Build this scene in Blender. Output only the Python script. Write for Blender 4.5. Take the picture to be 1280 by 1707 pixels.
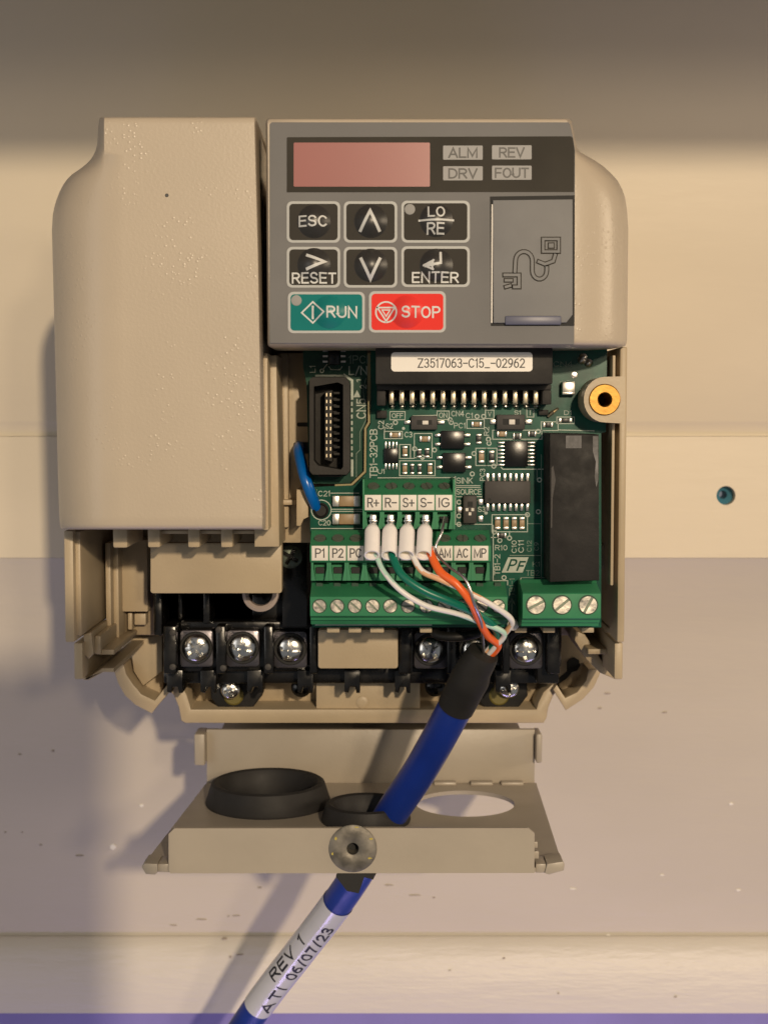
import bpy, bmesh, math, random
from mathutils import Vector, Matrix
random.seed(7)
for o in list(bpy.data.objects): bpy.data.objects.remove(o, do_unlink=True)
scene = bpy.context.scene
COL = scene.collection
S = 0.001                                   # everything below is written in millimetres

# ------------------------------------------------------------------ camera
F = 2464.0; CAMD = 362.0
TILT = math.atan(163/2464)
cam = bpy.data.cameras.new('camera'); camo = bpy.data.objects.new('camera', cam); COL.objects.link(camo)
camo.location = (0, -CAMD*S, 0); camo.rotation_euler = (math.pi/2 - TILT, 0, 0)
cam.sensor_fit = 'HORIZONTAL'; cam.sensor_width = 36; cam.lens = F/1280*36
cam.clip_start = 0.005; cam.clip_end = 50
cam.dof.use_dof = True; cam.dof.focus_distance = 0.385; cam.dof.aperture_fstop = 40
scene.camera = camo
scene.view_settings.view_transform = 'Standard'; scene.view_settings.look = 'None'
scene.view_settings.exposure = 0; scene.view_settings.gamma = 1

# ------------------------------------------------------------------ light
world = bpy.data.worlds.new('World'); scene.world = world; world.use_nodes = True
bgn = world.node_tree.nodes['Background']
bgn.inputs[0].default_value = (0.96, 0.97, 1.0, 1); bgn.inputs[1].default_value = 0.18

def area(name, loc, target, size, power, col, shape='DISK', size_y=None):
    l = bpy.data.lights.new(name, 'AREA'); l.shape = shape; l.size = size; l.energy = power; l.color = col
    if size_y: l.size_y = size_y
    o = bpy.data.objects.new(name, l); COL.objects.link(o); o.location = loc
    o.rotation_euler = (Vector(target) - Vector(loc)).to_track_quat('-Z', 'Y').to_euler()
    return o
# ceiling bulb, a second bulb beside it, a wide pale window, a cool glow from low down
area('ceiling_bulb', (0.31, -1.53, 0.36), (0, 0.1, 0), 0.045, 19.0, (1.0, 0.80, 0.56))
area('second_bulb', (0.45, -1.53, 0.28), (0, 0.1, 0), 0.09, 3.5, (1.0, 0.80, 0.56))
area('side_lamp', (1.3, -0.24, 0.24), (0, 0.02, 0), 0.30, 4.5, (1.0, 0.80, 0.56))
area('window', (-1.5, -1.6, 0.1), (0, 0.1, 0), 0.9, 5.0, (1.0, 0.97, 0.93), 'RECTANGLE', 1.2)
area('led_strip', (0.05, 0.02, -0.44), (0.05, 0.13, -0.16), 0.5, 0.36, (0.58, 0.44, 1.0), 'RECTANGLE', 0.02)

# ------------------------------------------------------------------ helpers
ct, st = math.cos(TILT), math.sin(TILT)
def P(px, py, d):
    """photo pixel -> point (mm) in the plane d mm behind the drive's front face"""
    u = (px-640)/F; v = -(py-853.5)/F
    dy = ct + v*st; dz = -st + v*ct
    k = (CAMD+d)/dy
    return Vector((u*k, d, dz*k))
def PZ(px, py, z):
    u = (px-640)/F; v = -(py-853.5)/F
    dy = ct + v*st; dz = -st + v*ct
    k = z/dz
    return Vector((u*k, dy*k-CAMD, z))
def R(a, b, c, e, d):
    p = P(a, b, d); q = P(c, e, d)
    m0 = P(a, (b+e)/2, d).x; m1 = P(c, (b+e)/2, d).x
    return m0, m1, q.z, p.z               # x0,x1,z0,z1

WL = {}
class MB:
    def __init__(s): s.v = []; s.f = []; s.m = []; s.sm = []
    def add(s, verts, faces, mat=0, smooth=False):
        o = len(s.v); s.v += [tuple(v) for v in verts]
        for i, f in enumerate(faces):
            s.f.append([o+k for k in f]); s.m.append(mat if isinstance(mat, int) else mat[i]); s.sm.append(smooth)
    def addbm(s, bm, mat=0, smooth=False, M=None):
        bm.verts.index_update()
        vs = [(M @ v.co) if M else v.co.copy() for v in bm.verts]
        s.add(vs, [[v.index for v in f.verts] for f in bm.faces], mat, smooth); bm.free()
    def box(s, x0, x1, y0, y1, z0, z1, mat=0, bev=0, seg=2, M=None):
        bm = bmesh.new(); bmesh.ops.create_cube(bm, size=1)
        for v in bm.verts:
            v.co = Vector((x0+(x1-x0)*(v.co.x+.5), y0+(y1-y0)*(v.co.y+.5), z0+(z1-z0)*(v.co.z+.5)))
        if bev: bmesh.ops.bevel(bm, geom=list(bm.edges), offset=bev, segments=seg, affect='EDGES', profile=.5)
        s.addbm(bm, mat, bool(bev), M)
    def pbox(s, a, b, c, e, d0, d1, mat=0, bev=0, seg=2):
        x0, x1, z0, z1 = R(a, b, c, e, d0); s.box(x0, x1, d0, d1, z0, z1, mat, bev, seg)
    def prism(s, pts, y0, y1, mat=0, bev=0, seg=2):
        """pts: (x,z) outline extruded from y0 (front) to y1"""
        bm = bmesh.new()
        a = [bm.verts.new((p[0], y0, p[1])) for p in pts]; b = [bm.verts.new((p[0], y1, p[1])) for p in pts]
        n = len(pts); ff = bm.faces.new(a); bm.faces.new(b[::-1])
        for i in range(n): bm.faces.new((a[i], b[i], b[(i+1) % n], a[(i+1) % n]))
        bmesh.ops.recalc_face_normals(bm, faces=list(bm.faces))
        if bev: bmesh.ops.bevel(bm, geom=list(ff.edges), offset=bev, segments=seg, affect='EDGES', profile=.5)
        s.addbm(bm, mat, bool(bev))
    def pprism(s, pp, d0, d1, mat=0, bev=0, seg=2):
        s.prism([(P(x, y, d0).x, P(x, y, d0).z) for x, y in pp], d0, d1, mat, bev, seg)
    def xprofile(s, prof, x0, x1, mat=0, bev=0):
        """prof: (y,z) closed outline extruded along x"""
        bm = bmesh.new(); n = len(prof)
        a = [bm.verts.new((x0, p[0], p[1])) for p in prof]; b = [bm.verts.new((x1, p[0], p[1])) for p in prof]
        bm.faces.new(a); bm.faces.new(b[::-1])
        for i in range(n): bm.faces.new((a[i], b[i], b[(i+1) % n], a[(i+1) % n]))
        bmesh.ops.recalc_face_normals(bm, faces=list(bm.faces))
        if bev: bmesh.ops.bevel(bm, geom=list(bm.edges), offset=bev, segments=2, affect='EDGES', profile=.5)
        s.addbm(bm, mat, bool(bev))
    def lathe(s, c, axis, prof, seg=24, mat=0, smooth=True, cap=True):
        """prof: (r, t) along axis"""
        ax = Vector(axis).normalized(); q = ax.to_track_quat('Z', 'Y').to_matrix(); c = Vector(c)
        vs = []; fs = []; ms = []
        for r, t in prof:
            for k in range(seg):
                a = 2*math.pi*k/seg; vs.append(c + q @ Vector((r*math.cos(a), r*math.sin(a), t)))
        n = len(prof)
        for i in range(n-1):
            for k in range(seg):
                fs.append((i*seg+k, i*seg+(k+1) % seg, (i+1)*seg+(k+1) % seg, (i+1)*seg+k))
        if cap:
            fs.append(tuple(range(seg))[::-1]); fs.append(tuple((n-1)*seg+k for k in range(seg)))
        s.add(vs, fs, mat, smooth)
    def tube(s, pts, rad, seg=12, mat=0, sub=6, matfn=None, cap=True):
        pts = [Vector(p) for p in pts]; n = len(pts)
        rads = rad if isinstance(rad, (list, tuple)) else [rad]*n
        L = []; RR = []
        for i in range(n-1):
            p0 = pts[max(i-1, 0)]; p1 = pts[i]; p2 = pts[i+1]; p3 = pts[min(i+2, n-1)]
            for k in range(sub):
                t = k/sub
                L.append(.5*((2*p1)+(p2-p0)*t+(2*p0-5*p1+4*p2-p3)*t*t+(3*p1-p0-3*p2+p3)*t**3)); RR.append(rads[i]*(1-t)+rads[i+1]*t)
        L.append(pts[-1]); RR.append(rads[-1])
        T = [(L[min(i+1, len(L)-1)]-L[max(i-1, 0)]).normalized() for i in range(len(L))]
        N = T[0].orthogonal().normalized(); vs = []; fs = []; ms = []; s.frames = []
        for i in range(len(L)):
            N = (N - T[i]*N.dot(T[i])).normalized(); B = T[i].cross(N); s.frames.append((L[i], T[i], RR[i]))
            for k in range(seg):
                a = 2*math.pi*k/seg; vs.append(L[i]+(N*math.cos(a)+B*math.sin(a))*RR[i])
        for i in range(len(L)-1):
            for k in range(seg):
                fs.append((i*seg+k, i*seg+(k+1) % seg, (i+1)*seg+(k+1) % seg, (i+1)*seg+k)); ms.append(matfn(i/(len(L)-1), k) if matfn else mat)
        if cap:
            fs.append(tuple(range(seg))[::-1]); fs.append(tuple((len(L)-1)*seg+k for k in range(seg))); ms += [mat, mat]
        s.add(vs, fs, ms, True)
    def build(s, name, mats, parent=None, angle=38, **props):
        xs = [v[0] for v in s.v]; ys = [v[1] for v in s.v]; zs = [v[2] for v in s.v]
        c = Vector(((min(xs)+max(xs))/2, (min(ys)+max(ys))/2, (min(zs)+max(zs))/2))
        me = bpy.data.meshes.new(name)
        me.from_pydata([tuple((Vector(v)-c)*S) for v in s.v], [], s.f)
        if not isinstance(mats, (list, tuple)): mats = [mats]
        for m in mats: me.materials.append(M_[m])
        me.polygons.foreach_set('material_index', s.m); me.polygons.foreach_set('use_smooth', s.sm)
        bm = bmesh.new(); bm.from_mesh(me); bmesh.ops.recalc_face_normals(bm, faces=list(bm.faces)); bm.to_mesh(me); bm.free()
        me.update(); me.set_sharp_from_angle(angle=math.radians(angle))
        o = bpy.data.objects.new(name, me); COL.objects.link(o)
        link(o, c, parent)
        for k, v in props.items(): o[k] = v
        return o
def link(o, c, parent):
    WL[o.name] = Vector(c)
    if parent is not None:
        o.parent = parent; o.location = (Vector(c)-WL[parent.name])*S
    else: o.location = Vector(c)*S
def empty(name, c, **props):
    o = bpy.data.objects.new(name, None); COL.objects.link(o); o.empty_display_size = .01
    link(o, c, None)
    for k, v in props.items(): o[k] = v
    return o

# lettering: a drawn single-stroke alphabet turned into flat strips
def arc(cx, cy, rx, ry, a0, a1, n=None):
    n = n or max(3, int(abs(a1-a0)/22)); return [(cx+rx*math.cos(math.radians(a0+(a1-a0)*k/n)), cy+ry*math.sin(math.radians(a0+(a1-a0)*k/n))) for k in range(n+1)]
GL = {
 'A': (.74, [[(0, 0), (.5, 1), (1, 0)], [(.19, .32), (.81, .32)]]),
 'B': (.64, [[(0, 0), (0, 1)], [(0, 1)]+arc(.58, .765, .36, .235, 90, -90)+[(0, .53)], [(.4, .53)]+arc(.6, .265, .4, .265, 90, -90)+[(0, 0)]]),
 'C': (.68, [arc(.52, .5, .52, .5, 42, 318)]), 'D': (.68, [[(0, 0), (0, 1)]+arc(.42, .5, .58, .5, 90, -90)+[(0, 0)]]),
 'E': (.58, [[(1, 1), (0, 1), (0, 0), (1, 0)], [(0, .53), (.9, .53)]]), 'F': (.56, [[(1, 1), (0, 1), (0, 0)], [(0, .5), (.88, .5)]]),
 'G': (.72, [arc(.52, .5, .52, .5, 42, 335)+[(1, .46), (.56, .46)]]), 'I': (.05, [[(.5, 0), (.5, 1)]]),
 'K': (.64, [[(0, 0), (0, 1)], [(.95, 1), (0, .38)], [(.32, .58), (1, 0)]]), 'L': (.54, [[(0, 1), (0, 0), (1, 0)]]),
 'M': (.80, [[(0, 0), (0, 1), (.5, .12), (1, 1), (1, 0)]]), 'N': (.66, [[(0, 0), (0, 1), (1, 0), (1, 1)]]),
 'O': (.74, [arc(.5, .5, .5, .5, 90, 450)]), 'P': (.60, [[(0, 0), (0, 1)], [(0, 1)]+arc(.56, .735, .44, .265, 90, -90)+[(0, .47)]]),
 'R': (.64, [[(0, 0), (0, 1)], [(0, 1)]+arc(.56, .745, .42, .255, 90, -90)+[(0, .49)], [(.5, .49), (1, 0)]]),
 'S': (.62, [arc(.5, .745, .47, .255, 22, 270)+arc(.5, .245, .5, .245, 90, -158)[1:]]),
 'T': (.62, [[(0, 1), (1, 1)], [(.5, 1), (.5, 0)]]), 'U': (.68, [[(0, 1), (0, .36)]+arc(.5, .36, .5, .36, 180, 360)+[(1, 1)]]),
 'V': (.70, [[(0, 1), (.5, 0), (1, 1)]]), 'Z': (.62, [[(0, 1), (1, 1), (0, 0), (1, 0)]]),
 '0': (.56, [arc(.5, .5, .5, .5, 90, 450)]), '1': (.24, [[(0, .8), (.7, 1), (.7, 0)]]),
 '2': (.56, [arc(.5, .72, .46, .28, 165, -38)+[(0, 0), (1, 0)]]), '3': (.56, [arc(.47, .755, .43, .245, 150, -90), arc(.47, .26, .5, .26, 90, -150)]),
 '5': (.56, [[(.92, 1), (.16, 1), (.08, .5)]+arc(.48, .33, .5, .33, 128, -150)]),
 '6': (.56, [arc(.5, .31, .48, .31, 90, 450), arc(.78, .31, .76, .69, 180, 88)]),
 '7': (.56, [[(0, 1), (1, 1), (.36, 0)]]), '9': (.56, [arc(.5, .69, .48, .31, 90, 450), arc(.22, .69, .76, .69, 0, -92)]),
 '4': (.60, [[(.72, 0), (.72, 1)], [(.72, 1), (0, .3), (1, .3)]]), '+': (.6, [[(0, .45), (1, .45)], [(.5, .12), (.5, .78)]]), '-': (.5, [[(0, .48), (1, .48)]]),
 '_': (.56, [[(0, -.05), (1, -.05)]]), '/': (.42, [[(0, -.08), (1, 1.05)]]), ' ': (.34, [])}
def strip(pts, w):
    """one mitred ribbon of width w along pts"""
    q = [Vector(p) for p in pts]; n = len(q); cl = (q[0]-q[-1]).length < 1e-6; vs = []
    if cl: q = q[:-1]; n -= 1
    for i in range(n):
        a = q[i-1] if (i or cl) else None; c = q[(i+1) % n] if (i < n-1 or cl) else None
        t1 = (q[i]-a).normalized() if a is not None else None; t2 = (c-q[i]).normalized() if c is not None else None
        if t1 is None: m = Vector((-t2.y, t2.x)); k = 1; e = -t2*w*.5
        elif t2 is None: m = Vector((-t1.y, t1.x)); k = 1; e = t1*w*.5
        else:
            n1 = Vector((-t1.y, t1.x)); n2 = Vector((-t2.y, t2.x)); m = n1+n2
            m = m.normalized() if m.length > 1e-4 else n1; k = min(1/max(.2, m.dot(n1)), 2.3); e = Vector((0, 0))
        vs += [q[i]+m*w*.5*k+e, q[i]-m*w*.5*k+e]
    fs = [(2*i, 2*i+1, 2*i+3, 2*i+2) for i in range(n-1)]
    if cl: fs.append((2*n-2, 2*n-1, 1, 0))
    return [(v.x, v.y) for v in vs], fs
def strips(txt, W, H, sw, gap=.2):
    """txt drawn to fill W x H with stroke sw: list of ribbons"""
    tot = sum(GL[c][0] for c in txt)+gap*(len(txt)-1); x = 0; out = []
    kx = (W-sw)/max(tot, 1e-6) if tot > .06 else 0
    for c in txt:
        gw, pl = GL[c]
        for p in pl: out.append(strip([(sw/2+(x+u*gw)*kx if kx else W/2, sw/2+v*(H-sw)) for u, v in p], sw))
        x += gw+gap
    return out
def flat(mb, v2, fs, ydep, mat, warp=None, cell=0.3):
    """v2: (x,z) mm; placed at depth ydep or warped by warp(x,z)->depth"""
    if not warp: mb.add([(a, ydep, b) for a, b in v2], fs, mat); return
    bm = bmesh.new(); vv = [bm.verts.new((a, 0, b)) for a, b in v2]
    for f in fs:
        try: bm.faces.new([vv[i] for i in f])
        except ValueError: pass
    for ax in (0, 2):
        lo = min(v.co[ax] for v in bm.verts); hi = max(v.co[ax] for v in bm.verts); t = lo+cell
        while t < hi:
            co = Vector((0, 0, 0)); co[ax] = t; no = Vector((0, 0, 0)); no[ax] = 1
            bmesh.ops.bisect_plane(bm, geom=list(bm.verts)+list(bm.edges)+list(bm.faces), plane_co=co, plane_no=no); t += cell
    bmesh.ops.triangulate(bm, faces=list(bm.faces))
    for v in bm.verts: v.co.y = warp(v.co.x, v.co.z)
    mb.addbm(bm, mat)
def text(mb, txt, a, b, c, e, d, mat, rot=0, off=0.0, warp=None, shear=0, sw=.135, gap=.22):
    """fit txt into photo rectangle a,b,c,e at depth d; rot=90 reads upwards"""
    x0, x1, z0, z1 = R(a, b, c, e, d); W, H = (z1-z0, x1-x0) if rot == 90 else (x1-x0, z1-z0)
    for i, (v, fs) in enumerate(strips(txt, W, H, sw*H, gap)):
        o = [(x1-w, z0+u) for u, w in v] if rot == 90 else [(x0+u+shear*w, z0+w) for u, w in v]
        dd = .004*(i % 7)
        flat(mb, o, fs, d-dd, mat, (lambda x, z, dd=dd: warp(x, z)-dd) if warp else None)
def stroke(mb, pp, width, d, mat, closed=False, warp=None):
    q = [(P(x, y, d).x, P(x, y, d).z) for x, y in pp]
    if closed: q.append(q[0])
    v, fs = strip(q, width*(CAMD+d)/F)
    flat(mb, v, fs, d, mat, warp)
def rrect(a, b, c, e, r, n=5):
    out = []
    for cx, cy, s0 in ((a+r, b+r, 180), (c-r, b+r, 270), (c-r, e-r, 0), (a+r, e-r, 90)):
        for k in range(n+1):
            t = math.radians(s0+90*k/n); out.append((cx+r*math.cos(t), cy+r*math.sin(t)))
    return out
def circ(cx, cy, r, n=24): return [(cx+r*math.cos(2*math.pi*k/n), cy+r*math.sin(2*math.pi*k/n)) for k in range(n)]
def interp(tab, y):
    if y <= tab[0][0]: return tab[0][1]
    for (a, b), (c, e) in zip(tab, tab[1:]):
        if y <= c: return b+(e-b)*(y-a)/(c-a)
    return tab[-1][1]
def holed(outer, holes, fn, depth):
    """flat sheet with holes; fn maps 2D to 3D, depth = extrusion vector"""
    bm = bmesh.new(); es = []
    for loop in [outer]+holes:
        vs = [bm.verts.new(fn(*p)) for p in loop]
        for i in range(len(vs)): es.append(bm.edges.new((vs[i], vs[(i+1) % len(vs)])))
    bmesh.ops.triangle_fill(bm, edges=es, use_beauty=True)
    r = bmesh.ops.extrude_face_region(bm, geom=list(bm.faces))
    bmesh.ops.translate(bm, vec=Vector(depth), verts=[g for g in r['geom'] if isinstance(g, bmesh.types.BMVert)])
    bmesh.ops.recalc_face_normals(bm, faces=list(bm.faces))
    return bm

# ------------------------------------------------------------------ materials
M_ = {}
def mat(name, col, rough=.5, metal=0, bump=0, bscale=900, var=0, vscale=60, spec=.5, coat=0, stretch=(1, 1, 1), rvar=0, col2=None, lo=.35, hi=.7):
    m = bpy.data.materials.new(name); m.use_nodes = True; nt = m.node_tree; b = nt.nodes['Principled BSDF']
    b.inputs['Base Color'].default_value = (*col, 1); b.inputs['Roughness'].default_value = rough
    b.inputs['Metallic'].default_value = metal; b.inputs['Specular IOR Level'].default_value = spec
    b.inputs['Coat Weight'].default_value = coat
    if bump or var or rvar or col2:
        g = nt.nodes.new('ShaderNodeNewGeometry'); mp = nt.nodes.new('ShaderNodeMapping'); mp.inputs['Scale'].default_value = stretch
        nt.links.new(g.outputs['Position'], mp.inputs['Vector'])
    if bump:
        n = nt.nodes.new('ShaderNodeTexNoise'); n.inputs['Scale'].default_value = bscale; n.inputs['Detail'].default_value = 3
        bp = nt.nodes.new('ShaderNodeBump'); bp.inputs['Strength'].default_value = bump; bp.inputs['Distance'].default_value = .0004
        nt.links.new(mp.outputs[0], n.inputs['Vector']); nt.links.new(n.outputs['Fac'], bp.inputs['Height']); nt.links.new(bp.outputs[0], b.inputs['Normal'])
    if var or col2:
        n = nt.nodes.new('ShaderNodeTexNoise'); n.inputs['Scale'].default_value = vscale; n.inputs['Detail'].default_value = 5
        nt.links.new(mp.outputs[0], n.inputs['Vector'])
        r = nt.nodes.new('ShaderNodeValToRGB'); r.color_ramp.elements[0].position = lo; r.color_ramp.elements[1].position = hi
        c2 = col2 if col2 else tuple(min(1, c*(1+var)) for c in col)
        c1 = col if col2 else tuple(c*(1-var) for c in col)
        r.color_ramp.elements[0].color = (*c1, 1); r.color_ramp.elements[1].color = (*c2, 1)
        nt.links.new(n.outputs['Fac'], r.inputs[0]); nt.links.new(r.outputs[0], b.inputs['Base Color'])
    if rvar:
        n = nt.nodes.new('ShaderNodeTexNoise'); n.inputs['Scale'].default_value = vscale*1.7; n.inputs['Detail'].default_value = 4
        nt.links.new(mp.outputs[0], n.inputs['Vector'])
        mr = nt.nodes.new('ShaderNodeMapRange'); mr.inputs['From Min'].default_value = .3; mr.inputs['From Max'].default_value = .7
        mr.inputs['To Min'].default_value = max(0, rough-rvar); mr.inputs['To Max'].default_value = min(1, rough+rvar)
        nt.links.new(n.outputs['Fac'], mr.inputs['Value']); nt.links.new(mr.outputs[0], b.inputs['Roughness'])
    M_[name] = m; return m
def plastic_cover(name, col):
    """moulded plastic with a fine pebble grain whose raised grains catch the light"""
    m = mat(name, col, .36, var=.04, vscale=28); nt = m.node_tree; b = nt.nodes['Principled BSDF']
    g = nt.nodes.new('ShaderNodeNewGeometry')
    a = nt.nodes.new('ShaderNodeTexNoise'); a.inputs['Scale'].default_value = 1300; a.inputs['Detail'].default_value = 2
    v = nt.nodes.new('ShaderNodeTexVoronoi'); v.inputs['Scale'].default_value = 800
    big = nt.nodes.new('ShaderNodeTexNoise'); big.inputs['Scale'].default_value = 70; big.inputs['Detail'].default_value = 3
    for n in (a, v, big): nt.links.new(g.outputs['Position'], n.inputs['Vector'])
    lt = nt.nodes.new('ShaderNodeMapRange'); lt.inputs['From Min'].default_value = .30; lt.inputs['From Max'].default_value = .05
    nt.links.new(v.outputs['Distance'], lt.inputs['Value'])
    gate = nt.nodes.new('ShaderNodeMapRange'); gate.inputs['From Min'].default_value = .50; gate.inputs['From Max'].default_value = .62
    nt.links.new(big.outputs['Fac'], gate.inputs['Value'])
    mu = nt.nodes.new('ShaderNodeMath'); mu.operation = 'MULTIPLY'; nt.links.new(lt.outputs[0], mu.inputs[0]); nt.links.new(gate.outputs[0], mu.inputs[1])
    ad = nt.nodes.new('ShaderNodeMath'); ad.operation = 'MULTIPLY_ADD'; ad.inputs[1].default_value = 2.3
    nt.links.new(mu.outputs[0], ad.inputs[0]); nt.links.new(a.outputs['Fac'], ad.inputs[2])
    bp = nt.nodes.new('ShaderNodeBump'); bp.inputs['Strength'].default_value = .22; bp.inputs['Distance'].default_value = .00018
    nt.links.new(ad.outputs[0], bp.inputs['Height']); nt.links.new(bp.outputs[0], b.inputs['Normal'])
BEIGE = (.46, .39, .30)
plastic_cover('beige_grain', BEIGE)
mat('beige', (.42, .335, .22), .45, bump=.12, bscale=1200, var=.07, vscale=50)
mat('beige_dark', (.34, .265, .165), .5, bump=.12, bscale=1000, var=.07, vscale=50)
mat('panel_grey', (.178, .175, .172), .7, bump=.04, bscale=1500, var=.06, vscale=40, spec=.15)
mat('door_grey', (.195, .195, .195), .6, bump=.06, bscale=900, var=.06, vscale=80, spec=.25)
mat('latch_blue', (.095, .10, .15), .4)
mat('strip_dark', (.040, .036, .029), .65, var=.14, vscale=50, spec=.15)
mat('red_window', (.315, .118, .108), .3, var=.04, vscale=25, coat=.3, spec=.3)
mat('indicator', (.34, .335, .33), 0.6, spec=0.25)
mat('key_black', (.036, .032, .026), .65, spec=.2)
mat('key_dome', (.024, .022, .019), .40, spec=.75)
mat('key_teal_dome', (.0, .165, .155), .42, spec=.6)
mat('key_red_dome', (.72, .035, .025), .42, spec=.6)
mat('key_border', (.40, .41, .40), .5)
mat('key_text', (.58, .585, .57), .5)
mat('ink', (.05, .05, .05), .5)
mat('key_teal', (.0, .165, .155), .65, spec=.2)
mat('key_red', (.74, .035, .025), .65, spec=.2)
mat('led_off', (.30, .295, .285), .6, spec=.2)
mat('recess_black', (.008, .008, .008), .7)
mat('pcb', (.002, .072, .045), .24, bump=.03, bscale=350, var=.3, vscale=170, spec=.35)
mat('pcb_back', (.003, .050, .028), .26, bump=.03, bscale=350, var=.3, vscale=150, spec=.35)
mat('fr4_edge', (.30, .25, .12), .6)
mat('silk', (.42, .47, .41), .6, var=.15, vscale=400)
mat('silk_dim', (.14, .20, .16), .6)
mat('black_plastic', (.008, .0075, .007), 0.5, bump=.12, bscale=900, var=.3, vscale=120, spec=0.3)
mat('black_gloss', (.0055, .005, .0045), .25, bump=.2, bscale=260, rvar=.12, vscale=120)
mat('conn_black', (.024, .022, .020), 0.6, bump=.15, bscale=900, var=.25, vscale=150, spec=0.25)
mat('chip', (.006, .006, .006), .26, bump=.05, bscale=700, spec=.4)
mat('chip_grey', (.050, .046, .044), 0.55, bump=.12, bscale=900, spec=0.3)
mat('relay', (.015, .0138, .013), 0.62, bump=.12, bscale=1000, var=.3, vscale=120, rvar=.12, spec=0.25)
mat('scuff', (.13, .125, .125), .55, var=.5, vscale=300)
mat('solder', (.62, .60, .56), .28, metal=1, bump=.3, bscale=500)
mat('pin_gold', (.58, .50, .36), .35, metal=.9)
mat('cap_body', (.30, .205, .11), .45, var=.12, vscale=400)
mat('cap_end', (.62, .60, .55), .32, metal=.9)
mat('res_body', (.012, .012, .012), .4)
mat('term_green', (.032, .195, .090), .55, bump=.08, bscale=900, var=.1, vscale=90, spec=.3)
mat('term_dark', (.007, .045, .022), .6)
mat('label_white', (.70, .66, .60), .55, var=.04, vscale=80)
mat('sticker', (.78, .745, .69), .45)
mat('screw_zinc', (.60, .56, .49), .33, metal=1, bump=.25, bscale=420, var=.18, vscale=350, rvar=.1)
mat('screw_dull', (.16, .19, .15), .5, metal=.6, bump=.3, bscale=500)
mat('steel', (.66, .65, .62), .20, metal=1, bump=.22, bscale=300, rvar=.1, vscale=200)
mat('plate_steel', (.12, .112, .125), .32, metal=.8, bump=.2, bscale=350, rvar=.1, vscale=150)
mat('brass', (.40, .22, .055), .48, metal=1, bump=.2, bscale=600, var=.12, vscale=300)
mat('ferrule_white', (.86, .825, .81), .38, bump=.06, bscale=500, var=.03, vscale=150)
mat('ferrule_in', (.62, .56, .42), .6)
mat('wire_white', (.74, .71, .68), .38)
mat('wire_green', (.0, .135, .085), .36)
mat('wire_mint', (.42, .62, .52), .36)
mat('wire_orange', (.80, .13, .022), .36)
mat('wire_peach', (.72, .40, .22), .36)
mat('bare_wire', (.55, .54, .53), .3, metal=1)
mat('jumper_blue', (.0, .115, .46), .28, bump=.15, bscale=200)
mat('cable_blue', (.006, .028, .235), .34, bump=.12, bscale=160, var=.12, vscale=60, rvar=.06)
mat('shrink', (.015, .014, .013), .6, bump=.55, bscale=210, var=.2, vscale=100, spec=.3)
mat('cable_label', (.54, .54, .55), .16, var=.05, vscale=60, coat=.3, bump=.05, bscale=250)
mat('ring_pale', (.40, .33, .30), .45, var=.1, vscale=120)
mat('yellow_paint', (.42, .34, .06), .5)
mat('label_ink', (.012, .012, .014), .5)
mat('rubber', (.019, .018, .018), 0.6, bump=.12, bscale=400, var=.2, vscale=90, rvar=.06, spec=0.3)
mat('bracket', (.355, .31, .25), .40, bump=.08, bscale=700, var=.05, vscale=50, rvar=.06)
mat('nut_dirty', (.17, .155, .13), .5, metal=.5, bump=.25, bscale=500, var=.45, vscale=220)
mat('wall_plug', (.05, .19, .27), .5)
mat('phone', (.02, .02, .022), .3); mat('phone_lens', (.01, .01, .012), .1, coat=1)
mat('hazard_yellow', (.13, .105, .02), .4)
def paint(name, col, streak=.5):
    """brushed wall paint: soft horizontal brush relief, a few nicks and dirt specks"""
    m = mat(name, col, .42, var=.035, vscale=9, stretch=(1, 1, 2.5)); nt = m.node_tree; b = nt.nodes['Principled BSDF']
    g = nt.nodes.new('ShaderNodeNewGeometry'); mp = nt.nodes.new('ShaderNodeMapping'); mp.inputs['Scale'].default_value = (1, 1, 6)
    nt.links.new(g.outputs['Position'], mp.inputs['Vector'])
    n = nt.nodes.new('ShaderNodeTexNoise'); n.inputs['Scale'].default_value = 42; n.inputs['Detail'].default_value = 5; n.inputs['Roughness'].default_value = .62
    nt.links.new(mp.outputs[0], n.inputs['Vector'])
    bp = nt.nodes.new('ShaderNodeBump'); bp.inputs['Strength'].default_value = streak; bp.inputs['Distance'].default_value = .0012
    nt.links.new(n.outputs['Fac'], bp.inputs['Height']); nt.links.new(bp.outputs[0], b.inputs['Normal'])
paint('paint_cream', (.67, .59, .45), .06)
paint('paint_cream_shaded', (.545, .49, .40), .18)  # same cream, darkened: shade on the leaning board put into its colour
paint('paint_ledge', (.62, .575, .515), .45)
mat('paint_lilac_lit', (.23, .20, .46), .5, var=.1, vscale=20)  # blue light on the recessed bottom board, put into its paint colour
paint('paint_overhang', (.62, .57, .50), .3)
mat('nick', (.34, .29, .24), .6); mat('chip_white', (.80, .76, .68), .5)

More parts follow.
